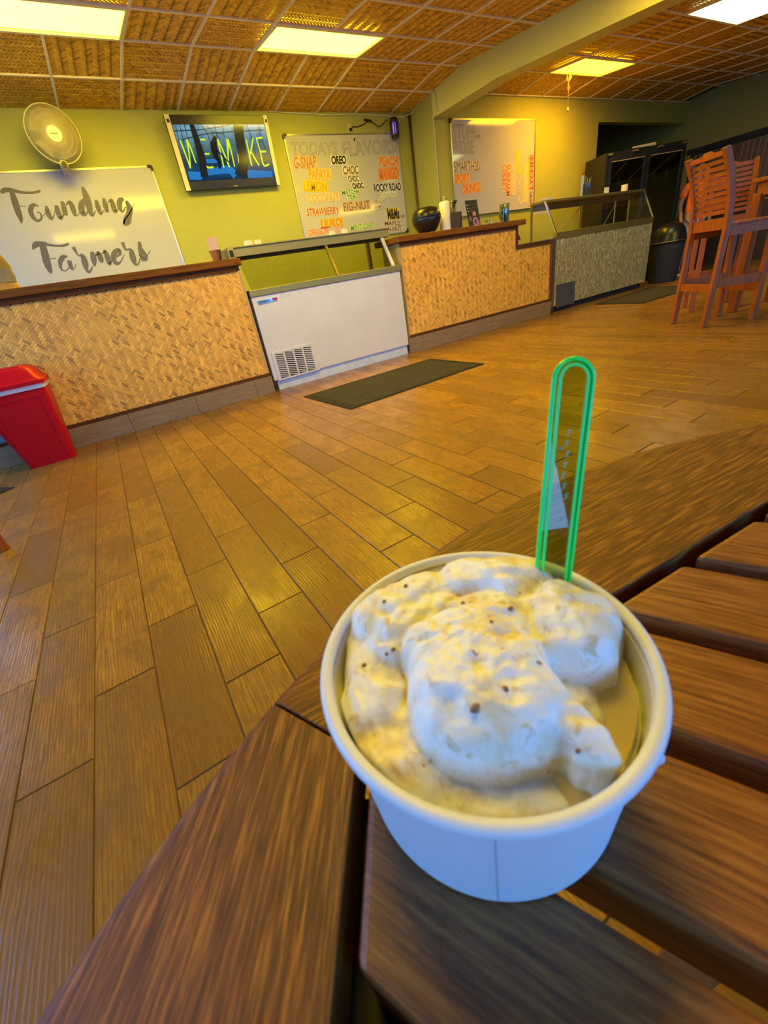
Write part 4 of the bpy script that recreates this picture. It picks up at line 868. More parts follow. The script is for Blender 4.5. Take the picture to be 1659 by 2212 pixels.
for b in range(5):
    a0 = b*2*pi/5; vs = []
    for i, r_ in enumerate((.04, .10, .16, .205)):
        for e, yy in ((-.28, .018), (.34, -.012)): vs.append(fp(r_*math.cos(a0+e*(1+.4*i/3)), yy+.005, r_*math.sin(a0+e*(1+.4*i/3))))
    MB().add(vs, [(2*i, 2*i+1, 2*i+3, 2*i+2) for i in range(3)]).build('blade', plain('tan_blade', (.42, .33, .18), .4), fan, smooth=True)
MB().tube([fp(0, -.0, 0), fp(0, .15, 0)], [.05, .06], 16).build('motor', M['cream'], fan, smooth='auto')
MB().bar(fp(0, .12, -.05), (fx-.02, YW-.16, fzc-.26), .045, .05).bar((fx-.02, YW-.16, fzc-.25), (fx-.02, YW, fzc-.2), .06, .08).build('wall_arm', M['cream'], fan)
MB().tube([(fx-.02, YW-.30, fzc-.235), (fx-.02, YW-.16, fzc-.235)], [.035, .04], 14).build('control_knob', M['cream'], fan, smooth='auto')
MB().tube([(fx-.02, YW-.31, fzc-.24), (fx-.02, YW-.299, fzc-.24)], .028, 14).build('knob_face', M['black'], fan)

# ------------------------------------------------------------------ bug zapper, outlet, hanging ornament
zp = thing('bug_zapper', 'black lantern shaped bug zapper with a violet tube near the ceiling', 'bug zapper', (4.79, YW-.1, 2.62))
zx, zy = 4.79, YW-.105
MB().lathe([(.03, .245), (.055, .235), (.062, .21), (.062, .185), (.001, .185)], (zx, zy, 2.625), 16).build('cap', M['black'], zp, smooth='auto')
MB().lathe([(.001, .05), (.062, .05), (.062, .03), (.05, .01), (.05, 0), (.001, 0)], (zx, zy, 2.625), 16).build('base', M['black'], zp, smooth='auto')
for k in range(8): MB().tube([(zx+.056*math.cos(k*pi/4+.2), zy+.056*math.sin(k*pi/4+.2), 2.665), (zx+.056*math.cos(k*pi/4+.2), zy+.056*math.sin(k*pi/4+.2), 2.82)], .008, 6).build('cage_bar', M['black'], zp)
MB().tube([(zx, zy, 2.67), (zx, zy, 2.815)], .024, 12).build('violet_tube', emis('violet_tube', (.12, .05, .9), .8), zp, smooth=True)
MB().tube([(zx, zy, 2.86), (zx+.01, zy, 2.93), (zx+.02, YW-.01, 2.95)], .004, 6).build('hanger', M['steel'], zp)
MB().tube([(4.085, YW-.03, 2.755), (4.13, YW-.015, 2.79), (4.22, YW-.012, 2.79), (4.33, YW-.012, 2.82), (4.42, YW-.012, 2.855), (4.50, YW-.012, 2.83), (4.57, YW-.012, 2.79), (4.62, YW-.012, 2.80), (4.72, YW-.05, 2.86)], .0055, 6).build('power_cord', M['black'], zp, smooth=True)
MB().bar((4.34, YW-.015, 2.865), (4.46, YW-.015, 2.85), .02, .025).build('cord_bundle', M['black'], zp)
t_ = thing('wall_outlet', 'cream wall outlet with a black plug above the flavors board', 'outlet', (4.085, YW, 2.77))
B('cover_plate', M['cream'], t_, 4.05, 4.12, YW-.008, YW, 2.725, 2.83, bevel=.003); B('plug', M['black'], t_, 4.068, 4.10, YW-.04, YW-.008, 2.742, 2.772)
hg = thing('hanging_ornament', 'string ornament with brown leaves and a pale bead below the orange lamp', 'ornament', (7.12, 5.33, 3.0))
MB().tube([(7.12, 5.33, 3.04), (7.12, 5.33, 2.62)], .003, 6).build('string', plain('brown_string', (.25, .13, .05), .8), hg)
for i, (dz, tx, sc_) in enumerate(((2.95, .03, 1.2), (2.93, -.025, .9), (2.84, .0, 1.1))):
    c = Vector((7.12, 5.33, dz)); l = .07*sc_
    MB().add([c+Vector((0, 0, -l*.5)), c+Vector((tx+.022, -.008, 0)), c+Vector((tx*1.6, .01, l)), c+Vector((tx-.022, .008, 0)), c+Vector((tx*.6, .006, .01))], [(0, 1, 4), (1, 2, 4), (2, 3, 4), (3, 0, 4)]).build('leaf', M['leaf'], hg, smooth=True)
MB().lathe([(.002, -.03), (.014, -.02), (.018, 0), (.014, .02), (.002, .03)], (7.12, 5.33, 2.60), 12).build('bead', M['cream'], hg, smooth=True)
# ------------------------------------------------------------------ floor mats and bins
def floor_mat(label, quad, ribs):
    t_ = thing('floor_mat', label, 'mat', (quad[0][0], quad[0][1], 0))
    cx = sum(p[0] for p in quad)/4; cy = sum(p[1] for p in quad)/4
    q = [Vector((p[0], p[1])) for p in quad]; ctr = Vector((cx, cy)); inn = [ctr+(p-ctr)*.90 for p in q]
    vs = [(p.x, p.y, .0005) for p in q]+[(p.x, p.y, .003) for p in q]+[((ctr+(p-ctr)*.985).x, (ctr+(p-ctr)*.985).y, .009) for p in q]
    MB().add(vs, [(3, 2, 1, 0), (8, 9, 10, 11)]+[(i, (i+1) % 4, 4+(i+1) % 4, 4+i) for i in range(4)]+[(4+i, 4+(i+1) % 4, 8+(i+1) % 4, 8+i) for i in range(4)]).build('mat_base', plain('grey_rubber', (.028, .024, .022), .9, spec=.15), t_)
    mb = MB(); n = ribs; rows = 16
    for i in range(n):
        a = (i+.18)/n; b = (i+.82)/n
        for j in range(rows):
            c = (j+.15)/rows; d = (j+.85)/rows
            def P_(u, v, z): 
                p = (inn[0]*(1-u)+inn[3]*u)*(1-v)+(inn[1]*(1-u)+inn[2]*u)*v; return (p.x, p.y, z)
            mb.add([P_(a, c, .009), P_(b, c, .009), P_(b, d, .009), P_(a, d, .009), P_((a+b)/2, (c+d)/2, .013)], [(0, 1, 4), (1, 2, 4), (2, 3, 4), (3, 0, 4)])
    o = mb.build('mat_nubs', plain('dark_rubber', (.060, .050, .046), .9, spec=.15), t_); o['kind'] = 'stuff'; return t_
floor_mat('grey rubber mat on the floor in front of the white freezer', [(1.413, 3.895), (1.455, 3.0), (3.0, 3.05), (3.002, 3.896)], 60)
floor_mat('dark rubber mat on the floor in front of the steel case', [(6.52, 4.24), (6.43, 3.44), (8.15, 3.42), (8.22, 4.36)], 40)
floor_mat('dark mat corner at the left edge near the red bin', [(-.926, 3.77), (-1.25, 4.107), (-2.0, 3.6), (-1.68, 3.28)], 16)

bn = thing('trash_bin', 'red plastic trash bin with a domed lid standing by the woven counter', 'trash bin', (-.72, 4.3, 0))
def rrect(x0, x1, y0, y1, r, z, n=5):
    out = []
    for cx, cy, a0 in ((x1-r, y1-r, 0), (x0+r, y1-r, 1), (x0+r, y0+r, 2), (x1-r, y0+r, 3)):
        for k in range(n): a = (a0+k/(n-1))*pi/2; out.append((cx+r*math.cos(a), cy+r*math.sin(a), z))
    return out
def loft(rings, name, mat, parent, cap0=True, cap1=True, **k):
    n = len(rings[0]); mb = MB(); vs = [p for r in rings for p in r]
    fs = [(i*n+j, i*n+(j+1) % n, (i+1)*n+(j+1) % n, (i+1)*n+j) for i in range(len(rings)-1) for j in range(n)]
    if cap0: fs.append(tuple(range(n-1, -1, -1)))
    if cap1: fs.append(tuple((len(rings)-1)*n+j for j in range(n)))
    return mb.add(vs, fs).build(name, mat, parent, **k)
def bl(t): return (-.877+(-.955+.877)*t, -.56+(-.492+.56)*t, 4.19+(4.105-4.19)*t, 4.43+(4.485-4.43)*t)
loft([rrect(*bl(t), .03, .60*t) for t in (0, .5, 1)], 'bin_body', M['red'], bn, smooth='auto')
def fpnl(u, v, d):   # on the sloping front face
    x0, x1, y0, _ = bl(v); return (x0+(x1-x0)*u, y0-d, .60*v)
fr = MB()
for (a, b, c, d) in ((.10, .14, .06, .90), (.86, .90, .06, .90), (.14, .86, .86, .90)): fr.add([fpnl(a, c, .004), fpnl(b, c, .004), fpnl(b, d, .004), fpnl(a, d, .004), fpnl(a, c, -.003), fpnl(b, c, -.003), fpnl(b, d, -.003), fpnl(a, d, -.003)], [(0, 1, 2, 3), (0, 4, 5, 1), (1, 5, 6, 2), (2, 6, 7, 3), (3, 7, 4, 0)])
fr.build('front_ridge', M['red'], bn)
loft([rrect(-.957, -.490, 4.100, 4.487, .03, .575), rrect(-.960, -.487, 4.097, 4.49, .03, .608)], 'bag_edge', paper((.62, .58, .62)), bn)
loft([rrect(-.972, -.478, 4.085, 4.50, .035, .606), rrect(-.975, -.475, 4.082, 4.50, .035, .632), rrect(-.955, -.500, 4.11, 4.49, .04, .655), rrect(-.935, -.525, 4.14, 4.48, .05, .715), rrect(-.91, -.555, 4.17, 4.46, .05, .735)], 'lid', M['red'], bn, smooth='auto')
loft([rrect(-.90, -.565, 4.19, 4.45, .04, .7352), rrect(-.895, -.57, 4.195, 4.445, .04, .742)], 'flap', M['red'], bn, smooth='auto')

tc = thing('trash_can', 'black round trash can with a domed lid beside the steel case', 'trash can', (9.0, 4.55, 0))
MB().lathe([(.21, 0), (.22, .01), (.265, .60), (.262, .60), (.2, .02)], (9.0, 4.55, 0), 28).build('can_body', M['matte_black'], tc, smooth='auto')
MB().lathe([(.275, .60), (.278, .64), (.27, .66), (.262, .72), (.23, .82), (.16, .89), (.07, .915), (.001, .918)], (9.0, 4.55, 0), 28).build('dome_lid', M['black'], tc, smooth=True)
MB().tube([(9.0+.279*math.cos(k*pi/14), 4.55+.279*math.sin(k*pi/14), .63) for k in range(29)], .006, 6, False).build('rim_wire', M['steel'], tc)

# ------------------------------------------------------------------ local-frame things
def lthing(name, label, cat, loc, rz, group=None):
    o = thing(name, label, cat, loc, group); o.rotation_euler = (0, 0, rz); ORG[o.name] = Vector((0, 0, 0)); return o
# glass door cooler
ck = lthing('drinks_cooler', 'tall black two door glass cooler behind the steel case', 'cooler', (8.36, 5.45, 0), math.atan2(-.3997, .9167))
CW, CD, CH = 1.50, .60, 2.10
mb = MB().box(0, .04, 0, CD, 0, CH).box(CW-.04, CW, 0, CD, 0, CH).box(.04, CW-.04, CD-.04, CD, 0, CH).box(.04, CW-.04, 0, CD-.04, 0, .22).box(.04, CW-.04, .03, CD-.04, CH-.10, CH)
mb.build('cabinet', M['black'], ck)
dg = glass('dark_cooler_glass', (.40, .40, .30), .5)
for i in range(2):
    x0 = .045+i*.71; x1 = x0+.70
    d_ = MB().box(x0, x0+.05, -.035, 0, .23, 2.02).box(x1-.05, x1, -.035, 0, .23, 2.02).box(x0+.05, x1-.05, -.035, 0, .23, .29).box(x0+.05, x1-.05, -.035, 0, 1.96, 2.02).build('door', M['black'], ck)
    B('door_glass', dg, d_, x0+.05, x1-.05, -.022, -.016, .29, 1.96)
    B('door_handle', M['matte_black'], d_, (x1-.045) if i == 0 else (x0+.015), (x1-.015) if i == 0 else (x0+.045), -.075, -.035, .9, 1.4)
    B('door_seal', plain('brass_strip', (.35, .26, .12), .4), d_, x0+.05, x1-.05, -.038, -.034, 1.955, 1.965)
    for s_ in range(4): B('shelf', M['steel'], ck, x0+.02, x1-.02, .05, CD-.06, .42+s_*.38, .43+s_*.38)
for i in range(4): B('hinge', M['steel'], ck, .03+i*.47, .10+i*.47, -.03, .03, CH-.045, CH-.02)
kinds = [('clear', (.5, .5, .42)), ('green', (.22, .30, .08)), ('white', (.6, .58, .5))]
lab = {'clear': 'clear', 'green': 'green', 'white': 'white'}
rs = random.Random(5); nb = 0
Mc = Matrix.Translation((8.36, 5.45, 0)) @ Matrix.Rotation(math.atan2(-.3997, .9167), 4, 'Z')
for s_ in range(1, 4):
    for j in range(6):
        x = .16+j*.23+rs.uniform(-.03, .03); kd = rs.choice(kinds)
        p = Mc @ Vector((x, .14, .431+s_*.38))
        o = MB().lathe([(.026, 0), (.03, .004), (.03, .12), (.024, .15), (.012, .18), (.012, .21), (.002, .212)], p, 14).build('drink_bottle', plain('bottle_'+kd[0], kd[1], .2), None, smooth='auto')
        tag(o, '%s drink bottle, %s on the %s shelf of the black cooler' % (kd[0], ['leftmost', 'second from left', 'third from left', 'third from right', 'second from right', 'rightmost'][j], ['', 'third', 'second', 'top'][s_]), 'bottle', 'bottles in the cooler'); nb += 1
t_ = lthing('counter_roll', 'cream rolled poster lying on top of the black cooler', 'roll', (8.95, 5.35, CH+.003), -.41)
MB().tube([(0, 0, .03), (.45, .05, .03)], [.012, .035], 12).build('roll', M['cream'], t_, smooth='auto')
# kitchen strip light and pale duct seen below the header
t_ = thing('strip_light', 'white strip light glowing in the dark kitchen beyond the header', 'strip light', (10.6, 7.0, 2.92))
B('strip_housing', M['white'], t_, 10.3, 10.9, 6.95, 7.05, 2.965, 3.149); B('strip_tube', emis('strip_tube', (1, .95, .8), 1.5), t_, 10.33, 10.87, 6.97, 7.03, 2.92, 2.965)
o = MB().prism([(9.1, 2.78), (9.9, 2.83), (9.9, 3.15), (9.1, 3.15)], 1, 7.0, 7.4).build('duct', plain('grey_duct', (.40, .39, .34), .5), None); tag(o, 'pale grey duct in the dark kitchen opening', 'duct')

# bar chairs
def bar_chair(label, loc, rz):
    t_ = lthing('bar_chair', label, 'chair', loc, rz, 'reddish wooden bar chairs')
    W_ = .205; m = M['redwood']
    for s in (-1, 1):
        # rear leg and back post in one curved piece
        prof = [(-.235, 0), (-.215, .45), (-.205, .80), (-.225, 1.0), (-.275, 1.18), (-.335, 1.31), (-.350, 1.335)]
        mb = MB(); vs = []
        for (y, z) in prof:
            wv = .026
            for dx, dy in ((-.019, -wv), (.019, -wv), (.019, wv), (-.019, wv)): vs.append((s*W_+dx+(-s*.0), y+dy, z+ (dy*.25 if z > 1 else 0)))
        n = 4; mb.add(vs, [(i*n+j, i*n+(j+1) % n, (i+1)*n+(j+1) % n, (i+1)*n+j) for i in range(len(prof)-1) for j in range(n)]+[(3, 2, 1, 0), tuple((len(prof)-1)*n+j for j in range(n))])
        mb.build('rear_leg', m, t_, bevel=.006)
        MB().bar((s*W_, .225, 0), (s*W_, .205, .775), .045, .045, (0, 1, 0)).build('front_leg', m, t_, bevel=.004)
        MB().bar((s*W_, -.20, .36), (s*W_, .21, .36), .022, .07).build('side_stretcher', m, t_)
        MB().bar((s*W_, -.20, .755), (s*W_, .21, .755), .022, .07).build('side_rail', m, t_)
    B('rear_stretcher', m, t_, -W_, W_, -.235, -.210, .30, .36); B('front_stretcher', m, t_, -W_, W_, .205, .230, .24, .31)
    B('rear_rail', m, t_, -W_, W_, -.215, -.190, .775, .86); B('front_rail', m, t_, -W_, W_, .195, .220, .72, .79)
    for i in range(6): B('seat_slat', m, t_, -.225, .225, -.185+i*.073, -.185+i*.073+.063, .79, .812, bevel=.004)
    for i in range(9):
        z = .905+i*.044; y = -.20-.0 if z < .95 else -.205-(z-.95)*.33
        MB().bar((-W_+.015, y, z), (W_-.015, y, z), .014, .030).build('back_slat', m, t_)
    z = 1.305; MB().prism([(-W_+.01, z-.02), (W_-.01, z-.02), (W_-.01, z+.015), (.06, z+.018), (.035, z+.035), (-.035, z+.035), (-.06, z+.018), (-W_+.01, z+.015)], 1, -.345, -.325).build('top_rail', m, t_, bevel=.003)
    return t_
ch = bar_chair('reddish wooden bar chair with a slatted back, nearest the steel case', (5.026, 2.019, 0), math.atan2(-.874, -.485))
dup(ch, (5.90, 2.42, 0), math.atan2(.84, -.54), 'reddish wooden bar chair standing behind the bar table')
dup(ch, (-1.125, 2.57, 0), -.83, 'wooden chair cut off by the left edge of the picture')
bt = lthing('bar_table', 'reddish wooden bar height table at the right edge', 'table', (5.80, 1.70, 0), -.14)
for i in range(5): B('top_plank', M['redwood'], bt, -.37+i*.148, -.37+i*.148+.145, -.37, .37, 1.085, 1.115, bevel=.004)
for a in (-1, 1):
    B('apron', M['redwood'], bt, -.32, .32, a*.32-.012, a*.32+.012, .98, 1.085); B('apron', M['redwood'], bt, a*.32-.012, a*.32+.012, -.308, .308, .98, 1.085)
    for b in (-1, 1): B('leg', M['redwood'], bt, a*.315-.035, a*.315+.035, b*.315-.035, b*.315+.035, 0, 1.0, bevel=.004)
    B('stretcher', M['redwood'], bt, -.28, .28, a*.315-.015, a*.315+.015, .30, .36)

# ------------------------------------------------------------------ person behind the bar chairs
def skin_mesh(name, pts, edges, mat, parent, root=0, sub=2):
    me = bpy.data.meshes.new(name); me.from_pydata([p[:3] for p in pts], edges, []); o = bpy.data.objects.new(name, me); COL.objects.link(o)
    if parent is not None: o.parent = parent
    o.modifiers.new('skin', 'SKIN'); sv = me.skin_vertices[0].data if me.skin_vertices else None
    for i, p in enumerate(pts):
        r = p[3]; sv[i].radius = r if isinstance(r, tuple) else (r, r); sv[i].use_root = (i == root)
    s_ = o.modifiers.new('sub', 'SUBSURF'); s_.levels = sub; s_.render_levels = sub
    me.materials.append(mat)
    dg_ = bpy.context.evaluated_depsgraph_get(); m2 = bpy.data.meshes.new_from_object(o.evaluated_get(dg_)); m2.polygons.foreach_set('use_smooth', [True]*len(m2.polygons))
    m2.name = name; o.modifiers.clear(); o.data = m2
    if not m2.materials: m2.materials.append(mat)
    return o
pr = lthing('person', 'person in an orange shirt and grey shorts standing beyond the bar chairs', 'person', (10.06, 4.70, 0), 2.3)
skin = plain('skin', (.36, .19, .10), .5, var=.05)
bp = [(0, 0, .93, (.15, .10)), (0, 0, 1.10, (.14, .09)), (0, -.01, 1.28, (.16, .10)), (0, -.01, 1.42, (.13, .08)), (0, 0, 1.50, .055), (0, .015, 1.58, .06), (0, .02, 1.66, (.075, .09)), (0, .01, 1.73, (.06, .075)),
      (.19, -.01, 1.41, .055), (.25, .0, 1.14, .043), (.23, .12, .93, .033), (.22, .16, .86, .035), (-.19, -.01, 1.41, .055), (-.25, 0, 1.14, .043), (-.24, .06, .90, .033), (-.24, .09, .82, .035),
      (.09, 0, .88, .085), (.10, .01, .50, .058), (.11, 0, .28, .055), (.11, -.01, .09, .038), (.115, .10, .035, .04), (-.09, 0, .88, .085), (-.10, .01, .50, .058), (-.11, 0, .28, .055), (-.11, -.01, .09, .038), (-.115, .10, .035, .04)]
be = [(0, 1), (1, 2), (2, 3), (3, 4), (4, 5), (5, 6), (6, 7), (3, 8), (8, 9), (9, 10), (10, 11), (3, 12), (12, 13), (13, 14), (14, 15), (0, 16), (16, 17), (17, 18), (18, 19), (19, 20), (0, 21), (21, 22), (22, 23), (23, 24), (24, 25)]
bd_ = skin_mesh('body', bp, be, skin, pr)
skin_mesh('shirt', [(0, 0, .95, (.175, .125)), (0, 0, 1.12, (.165, .115)), (0, -.01, 1.30, (.18, .12)), (0, -.01, 1.44, (.14, .095)), (.20, -.01, 1.42, .075), (.235, 0, 1.24, .07), (-.20, -.01, 1.42, .075), (-.235, 0, 1.24, .07)], [(0, 1), (1, 2), (2, 3), (3, 4), (4, 5), (3, 6), (6, 7)], plain('orange_cloth', (.95, .17, .012), .8), pr)
skin_mesh('shorts', [(0, 0, .95, (.165, .115)), (.095, 0, .86, .105), (.105, .01, .58, .085), (-.095, 0, .86, .105), (-.105, .01, .58, .085)], [(0, 1), (1, 2), (0, 3), (3, 4)], plain('grey_cloth', (.42, .42, .44), .8), pr)
for s in (-1, 1): skin_mesh('shoe', [(s*.11, -.03, .055, .045), (s*.112, .04, .045, .046), (s*.116, .14, .04, .042)], [(0, 1), (1, 2)], plain('dark_shoe', (.03, .03, .035), .5), pr); B('shoe_sole', M['white'], pr, s*.115-.05, s*.115+.05, -.08, .19, 0, .022, bevel=.01)
skin_mesh('hair', [(0, -.015, 1.66, (.08, .085)), (0, -.01, 1.73, (.075, .085)), (0, -.005, 1.755, (.05, .06))], [(0, 1), (1, 2)], plain('dark_hair', (.03, .02, .012), .7), pr)
for s in (-1, 1):
    MB().lathe([(.001, -.011), (.009, -.006), (.011, 0), (.009, .006), (.001, .011)], (s*.03, .105, 1.66), 10).build('eye', M['black'], pr, smooth=True)
    MB().lathe([(.001, -.03), (.012, -.01), (.014, .01), (.001, .03)], (s*.085, .015, 1.65), 8).build('ear', skin, pr, smooth=True)
MB().lathe([(.001, -.02), (.014, -.012), (.010, .01), (.004, .03)], (0, .115, 1.63), 8).build('nose', skin, pr, smooth=True)

# ------------------------------------------------------------------ the slatted hexagon-framed round table
M['frame'] = plain('dark_table_frame', (.018, .012, .012), .6)
TC = Vector((.203, -.299)); ZT = .7226; AP = .379; RO = .4885; TH = .024; A0 = math.radians(84.6)
tb = thing('patio_table', 'round slatted brown wooden table in the foreground holding the ice cream cup', 'table', (TC.x, TC.y, 0))
for k in range(6):
    a = A0+k*pi/3; nrm = Vector((math.cos(a), math.sin(a))); tan = Vector((-math.sin(a), math.cos(a))); g = .0007
    h30 = pi/6; poly = []
    hi = AP*math.tan(h30)-g
    poly += [TC+nrm*AP-tan*hi, TC+nrm*AP+tan*hi]
    n = 18; dl = g/RO
    for i in range(n+1):
        b = a+h30-dl-(2*(h30-dl))*i/n; poly.append(TC+Vector((math.cos(b), math.sin(b)))*RO)
    mid = TC+nrm*(AP+.05)
    mb = MB(); vs = []; npl = len(poly)
    for z_, dr in ((ZT-TH, -.005), (ZT-TH+.004, -.001), (ZT-TH+.009, 0), (ZT-.009, 0), (ZT-.005, -.0008), (ZT-.002, -.003), (ZT-.0004, -.0062), (ZT, -.0095)):
        for i_, p in enumerate(poly):
            q = p if i_ < 2 else TC+(p-TC)*(1+dr/RO); vs.append((q.x, q.y, z_))
    mb.add(vs, [(i_*npl+j_, i_*npl+(j_+1) % npl, (i_+1)*npl+(j_+1) % npl, (i_+1)*npl+j_) for i_ in range(7) for j_ in range(npl)]+[tuple(range(npl-1, -1, -1)), tuple(7*npl+j_ for j_ in range(npl))])
    mb.build('rim_segment', M['teak'], tb, bevel=.0008, seg=1, smooth=True, at=(mid.x, mid.y, ZT), rz=a-pi/2, bang=50)
us = math.radians(114.6); U = Vector((math.cos(us), math.sin(us))); Nn = Vector((math.cos(us-pi/2), math.sin(us-pi/2)))
gaps = [-.342, -.284, -.226, -.168, -.110, -.053, -.001, .0555, .113, .170, .2285, .286, .344]
def clip(poly, n, d):
    out = []
    for i in range(len(poly)):
        p, q = poly[i], poly[(i+1) % len(poly)]; a, b = p.dot(n)-d, q.dot(n)-d
        if a <= 0: out.append(p)
        if (a < 0 < b) or (b < 0 < a): out.append(p+(q-p)*(a/(a-b)))
    return out
GW = .0098
for i in range(len(gaps)-1):
    lo, hi = gaps[i]+GW/2, gaps[i+1]-GW/2
    poly = [Nn*lo-U*.6, Nn*hi-U*.6, Nn*hi+U*.6, Nn*lo+U*.6]
    for k in range(6):
        a = A0+k*pi/3; poly = clip(poly, Vector((math.cos(a), math.sin(a))), AP-.006)
    if len(poly) < 3: continue
    cc = TC+Nn*(lo+hi)/2
    MB().prism([tuple(TC+p) for p in poly], 2, ZT-.028, ZT-.0004).build('slat', M['teak_dark'], tb, bevel=.0028, seg=2, at=(cc.x+.0*i, cc.y, ZT), rz=us+.0, bang=40)
for k in range(6):
    a = A0+k*pi/3; nrm = Vector((math.cos(a), math.sin(a))); tan = Vector((-math.sin(a), math.cos(a)))
    p0 = TC+nrm*(AP-.004)-tan*.215; p1 = TC+nrm*(AP-.004)+tan*.215
    MB().bar((p0.x, p0.y, ZT-.040), (p1.x, p1.y, ZT-.040), .034, .020).build('frame_rail', M['frame'], tb)
for off_ in (-.20, .20):
    half = .36 if abs(off_) < .1 else .30
    MB().bar((TC+U*off_-Nn*half).to_3d()+Vector((0, 0, ZT-.044)), (TC+U*off_+Nn*half).to_3d()+Vector((0, 0, ZT-.044)), .04, .028).build('batten', M['frame'], tb)
for k in range(4):
    a = math.radians(24.6+45+90*k); c = TC+Vector((math.cos(a), math.sin(a)))*.30
    MB().bar((c.x, c.y, ZT-.024), (c.x+.02*math.cos(a), c.y+.02*math.sin(a), 0), .05, .05, (0, 1, 0)).build('leg', M['teak_dark'], tb, bevel=.004)

# ------------------------------------------------------------------ ice cream cup
CX, CY, ZR, RB, RR = .0602, .0683, .7781, .0440, .0492
cupm = plain('white_paper_cup', (.80, .80, .80), .45, var=.02)
cp = thing('ice_cream_cup', 'white paper cup of ice cream standing on the slatted table', 'cup', (CX, CY, ZT))
CB = ZT+.0002
MB().lathe([(RB-.0035, CB+.0008-ZT), (RB-.001, CB-ZT), (RB, .0008), (RR-.0022, ZR-ZT-.004), (RR-.0030, ZR-ZT-.004), (RB-.0012, .0035), (.001, .0035)], (CX, CY, ZT), 96, close=False).build('cup_wall', cupm, cp, smooth='auto')
rim = []
MB().tube([(CX+(RR-.001)*math.cos(2*pi*k/96), CY+(RR-.001)*math.sin(2*pi*k/96), ZR-.0018) for k in range(97)], .0020, 12, False).build('rolled_rim', cupm, cp, smooth=True)
dirc = math.atan2(-CY, -CX)   # towards the camera
sa = dirc+.02
def cw(ang, t, d): r = RB+(RR-.0022-RB)*t+d; return (CX+r*math.cos(ang), CY+r*math.sin(ang), ZT+.001+(ZR-ZT-.006)*t)
MB().add([cw(sa, 0, .0002), cw(sa+.006, 0, .0002), cw(sa+.006, 1, .0002), cw(sa, 1, .0002)], [(0, 1, 2, 3)]).build('seam', plain('seam_grey', (.45, .45, .48), .6, var=0), cp)  # thin grey line marking the seam of the paper
for ang, dz, r_ in ((dirc+.93, -.0022, .0018), (dirc-1.9, .0003, .0012)):
    MB().lathe([(.0001, -r_*1.4), (r_*.8, -r_*.7), (r_, 0), (r_*.7, r_*.8), (.0001, r_)], (CX+(RR-.0002)*math.cos(ang), CY+(RR-.0002)*math.sin(ang), ZR-.002+dz), 12).build('drip', cupm, cp, smooth=True)

class mnoise:      # small deterministic value noise
    @staticmethod
    def h(x, y, z):
        n = (x*374761393+y*668265263+z*2147483647+1013) & 0xffffffff
        n = ((n ^ (n >> 13))*1274126177) & 0xffffffff
        return ((n ^ (n >> 16)) & 0xffff)/32767.5-1
    @staticmethod
    def noise(p):
        x, y = math.floor(p.x), math.floor(p.y); z = int(p.z*10); fx_, fy_ = p.x-x, p.y-y
        u, v = fx_*fx_*(3-2*fx_), fy_*fy_*(3-2*fy_); h = mnoise.h
        return (h(x, y, z)*(1-u)+h(x+1, y, z)*u)*(1-v)+(h(x, y+1, z)*(1-u)+h(x+1, y+1, z)*u)*v
    @staticmethod
    def noise_vector(p): return Vector((mnoise.noise(p), mnoise.noise(p+Vector((31.7, 11.3, 4))), 0))
ea = Vector((math.sin(-dirc)*-1, 0)); ra = Vector((math.cos(dirc+pi/2), math.sin(dirc+pi/2))); fa = Vector((-math.cos(dirc), -math.sin(dirc)))   # right in view, away from view
LUMPS = [(-.02, -.24, .50, .58, .0110, .25, 2.8), (.43, -.56, .32, .11, .0050, -.61, 2.0), (.64, .20, .37, .40, .0090, -.3, 2.6), (.16, .62, .52, .32, .0085, 0, 2.4), (-.48, .38, .54, .44, .0055, .6, 2.4), (-.76, -.14, .24, .50, -.0005, .1, 2.4), (-.42, -.64, .42, .32, -.0030, .3, 2.0), (.0, -.84, .46, .18, -.0070, 0, 2.0), (.12, .18, .62, .42, .0065, .3, 2.2), (.42, -.24, .36, .32, -.0040, .2, 2.0)]
def cream_h(a, b):
    wv = mnoise.noise_vector(Vector((a*4.2, b*4.2, 3.1)))*.06
    a2, b2 = a+wv.x, b+wv.y
    h = -.0135; 
    for (la, lb, ra_, rb_, top, rot, pw) in LUMPS:
        da, db = a2-la, b2-lb; c, s = math.cos(rot), math.sin(rot); p, q = (da*c+db*s)/ra_, (-da*s+db*c)/rb_
        d = abs(p)**pw+abs(q)**pw
        if d < 1:
            hh = -.0140+(top+.0140)*(1-d)**(.28)
            h = max(h, hh)
    r = math.hypot(a, b)
    h += .0011*(.5-abs(mnoise.noise(Vector((a*4.5+b*2, b*4.5, 1)))))+.0005*mnoise.noise(Vector((a*9, b*9, 2)))+.0004*mnoise.noise(Vector((a*19, b*19, 5)))+.0003*mnoise.noise(Vector((a*40, b*40, 7)))
    f = max(0, mnoise.noise(Vector((a*6, b*9, 9)))-.3)*.003
    h -= f
    return h
mb = MB(); NA, NR = 144, 64; RI = RR-.0042; vs = []
for i in range(NR+1):
    r = i/NR
    for k in range(NA):
        t = 2*pi*k/NA; a, b = r*math.cos(t), r*math.sin(t); h = cream_h(a, b)
        rad = RI*r*(1.0+max(0, h-.0)*(1.2 if r > .9 else 0))
        p = ra*(math.cos(t)*rad)+fa*(math.sin(t)*rad); vs.append((CX+p.x, CY+p.y, ZR+h))
fs = [(i*NA+k, i*NA+(k+1) % NA, (i+1)*NA+(k+1) % NA, (i+1)*NA+k) for i in range(1, NR) for k in range(NA)]
fs += [(0, NA+k, NA+(k+1) % NA) for k in range(NA)]
b0 = len(vs)
for k in range(NA):
    t = 2*pi*k/NA; p = ra*(math.cos(t)*RI*.93)+fa*(math.sin(t)*RI*.93); vs.append((CX+p.x, CY+p.y, ZT+.006))
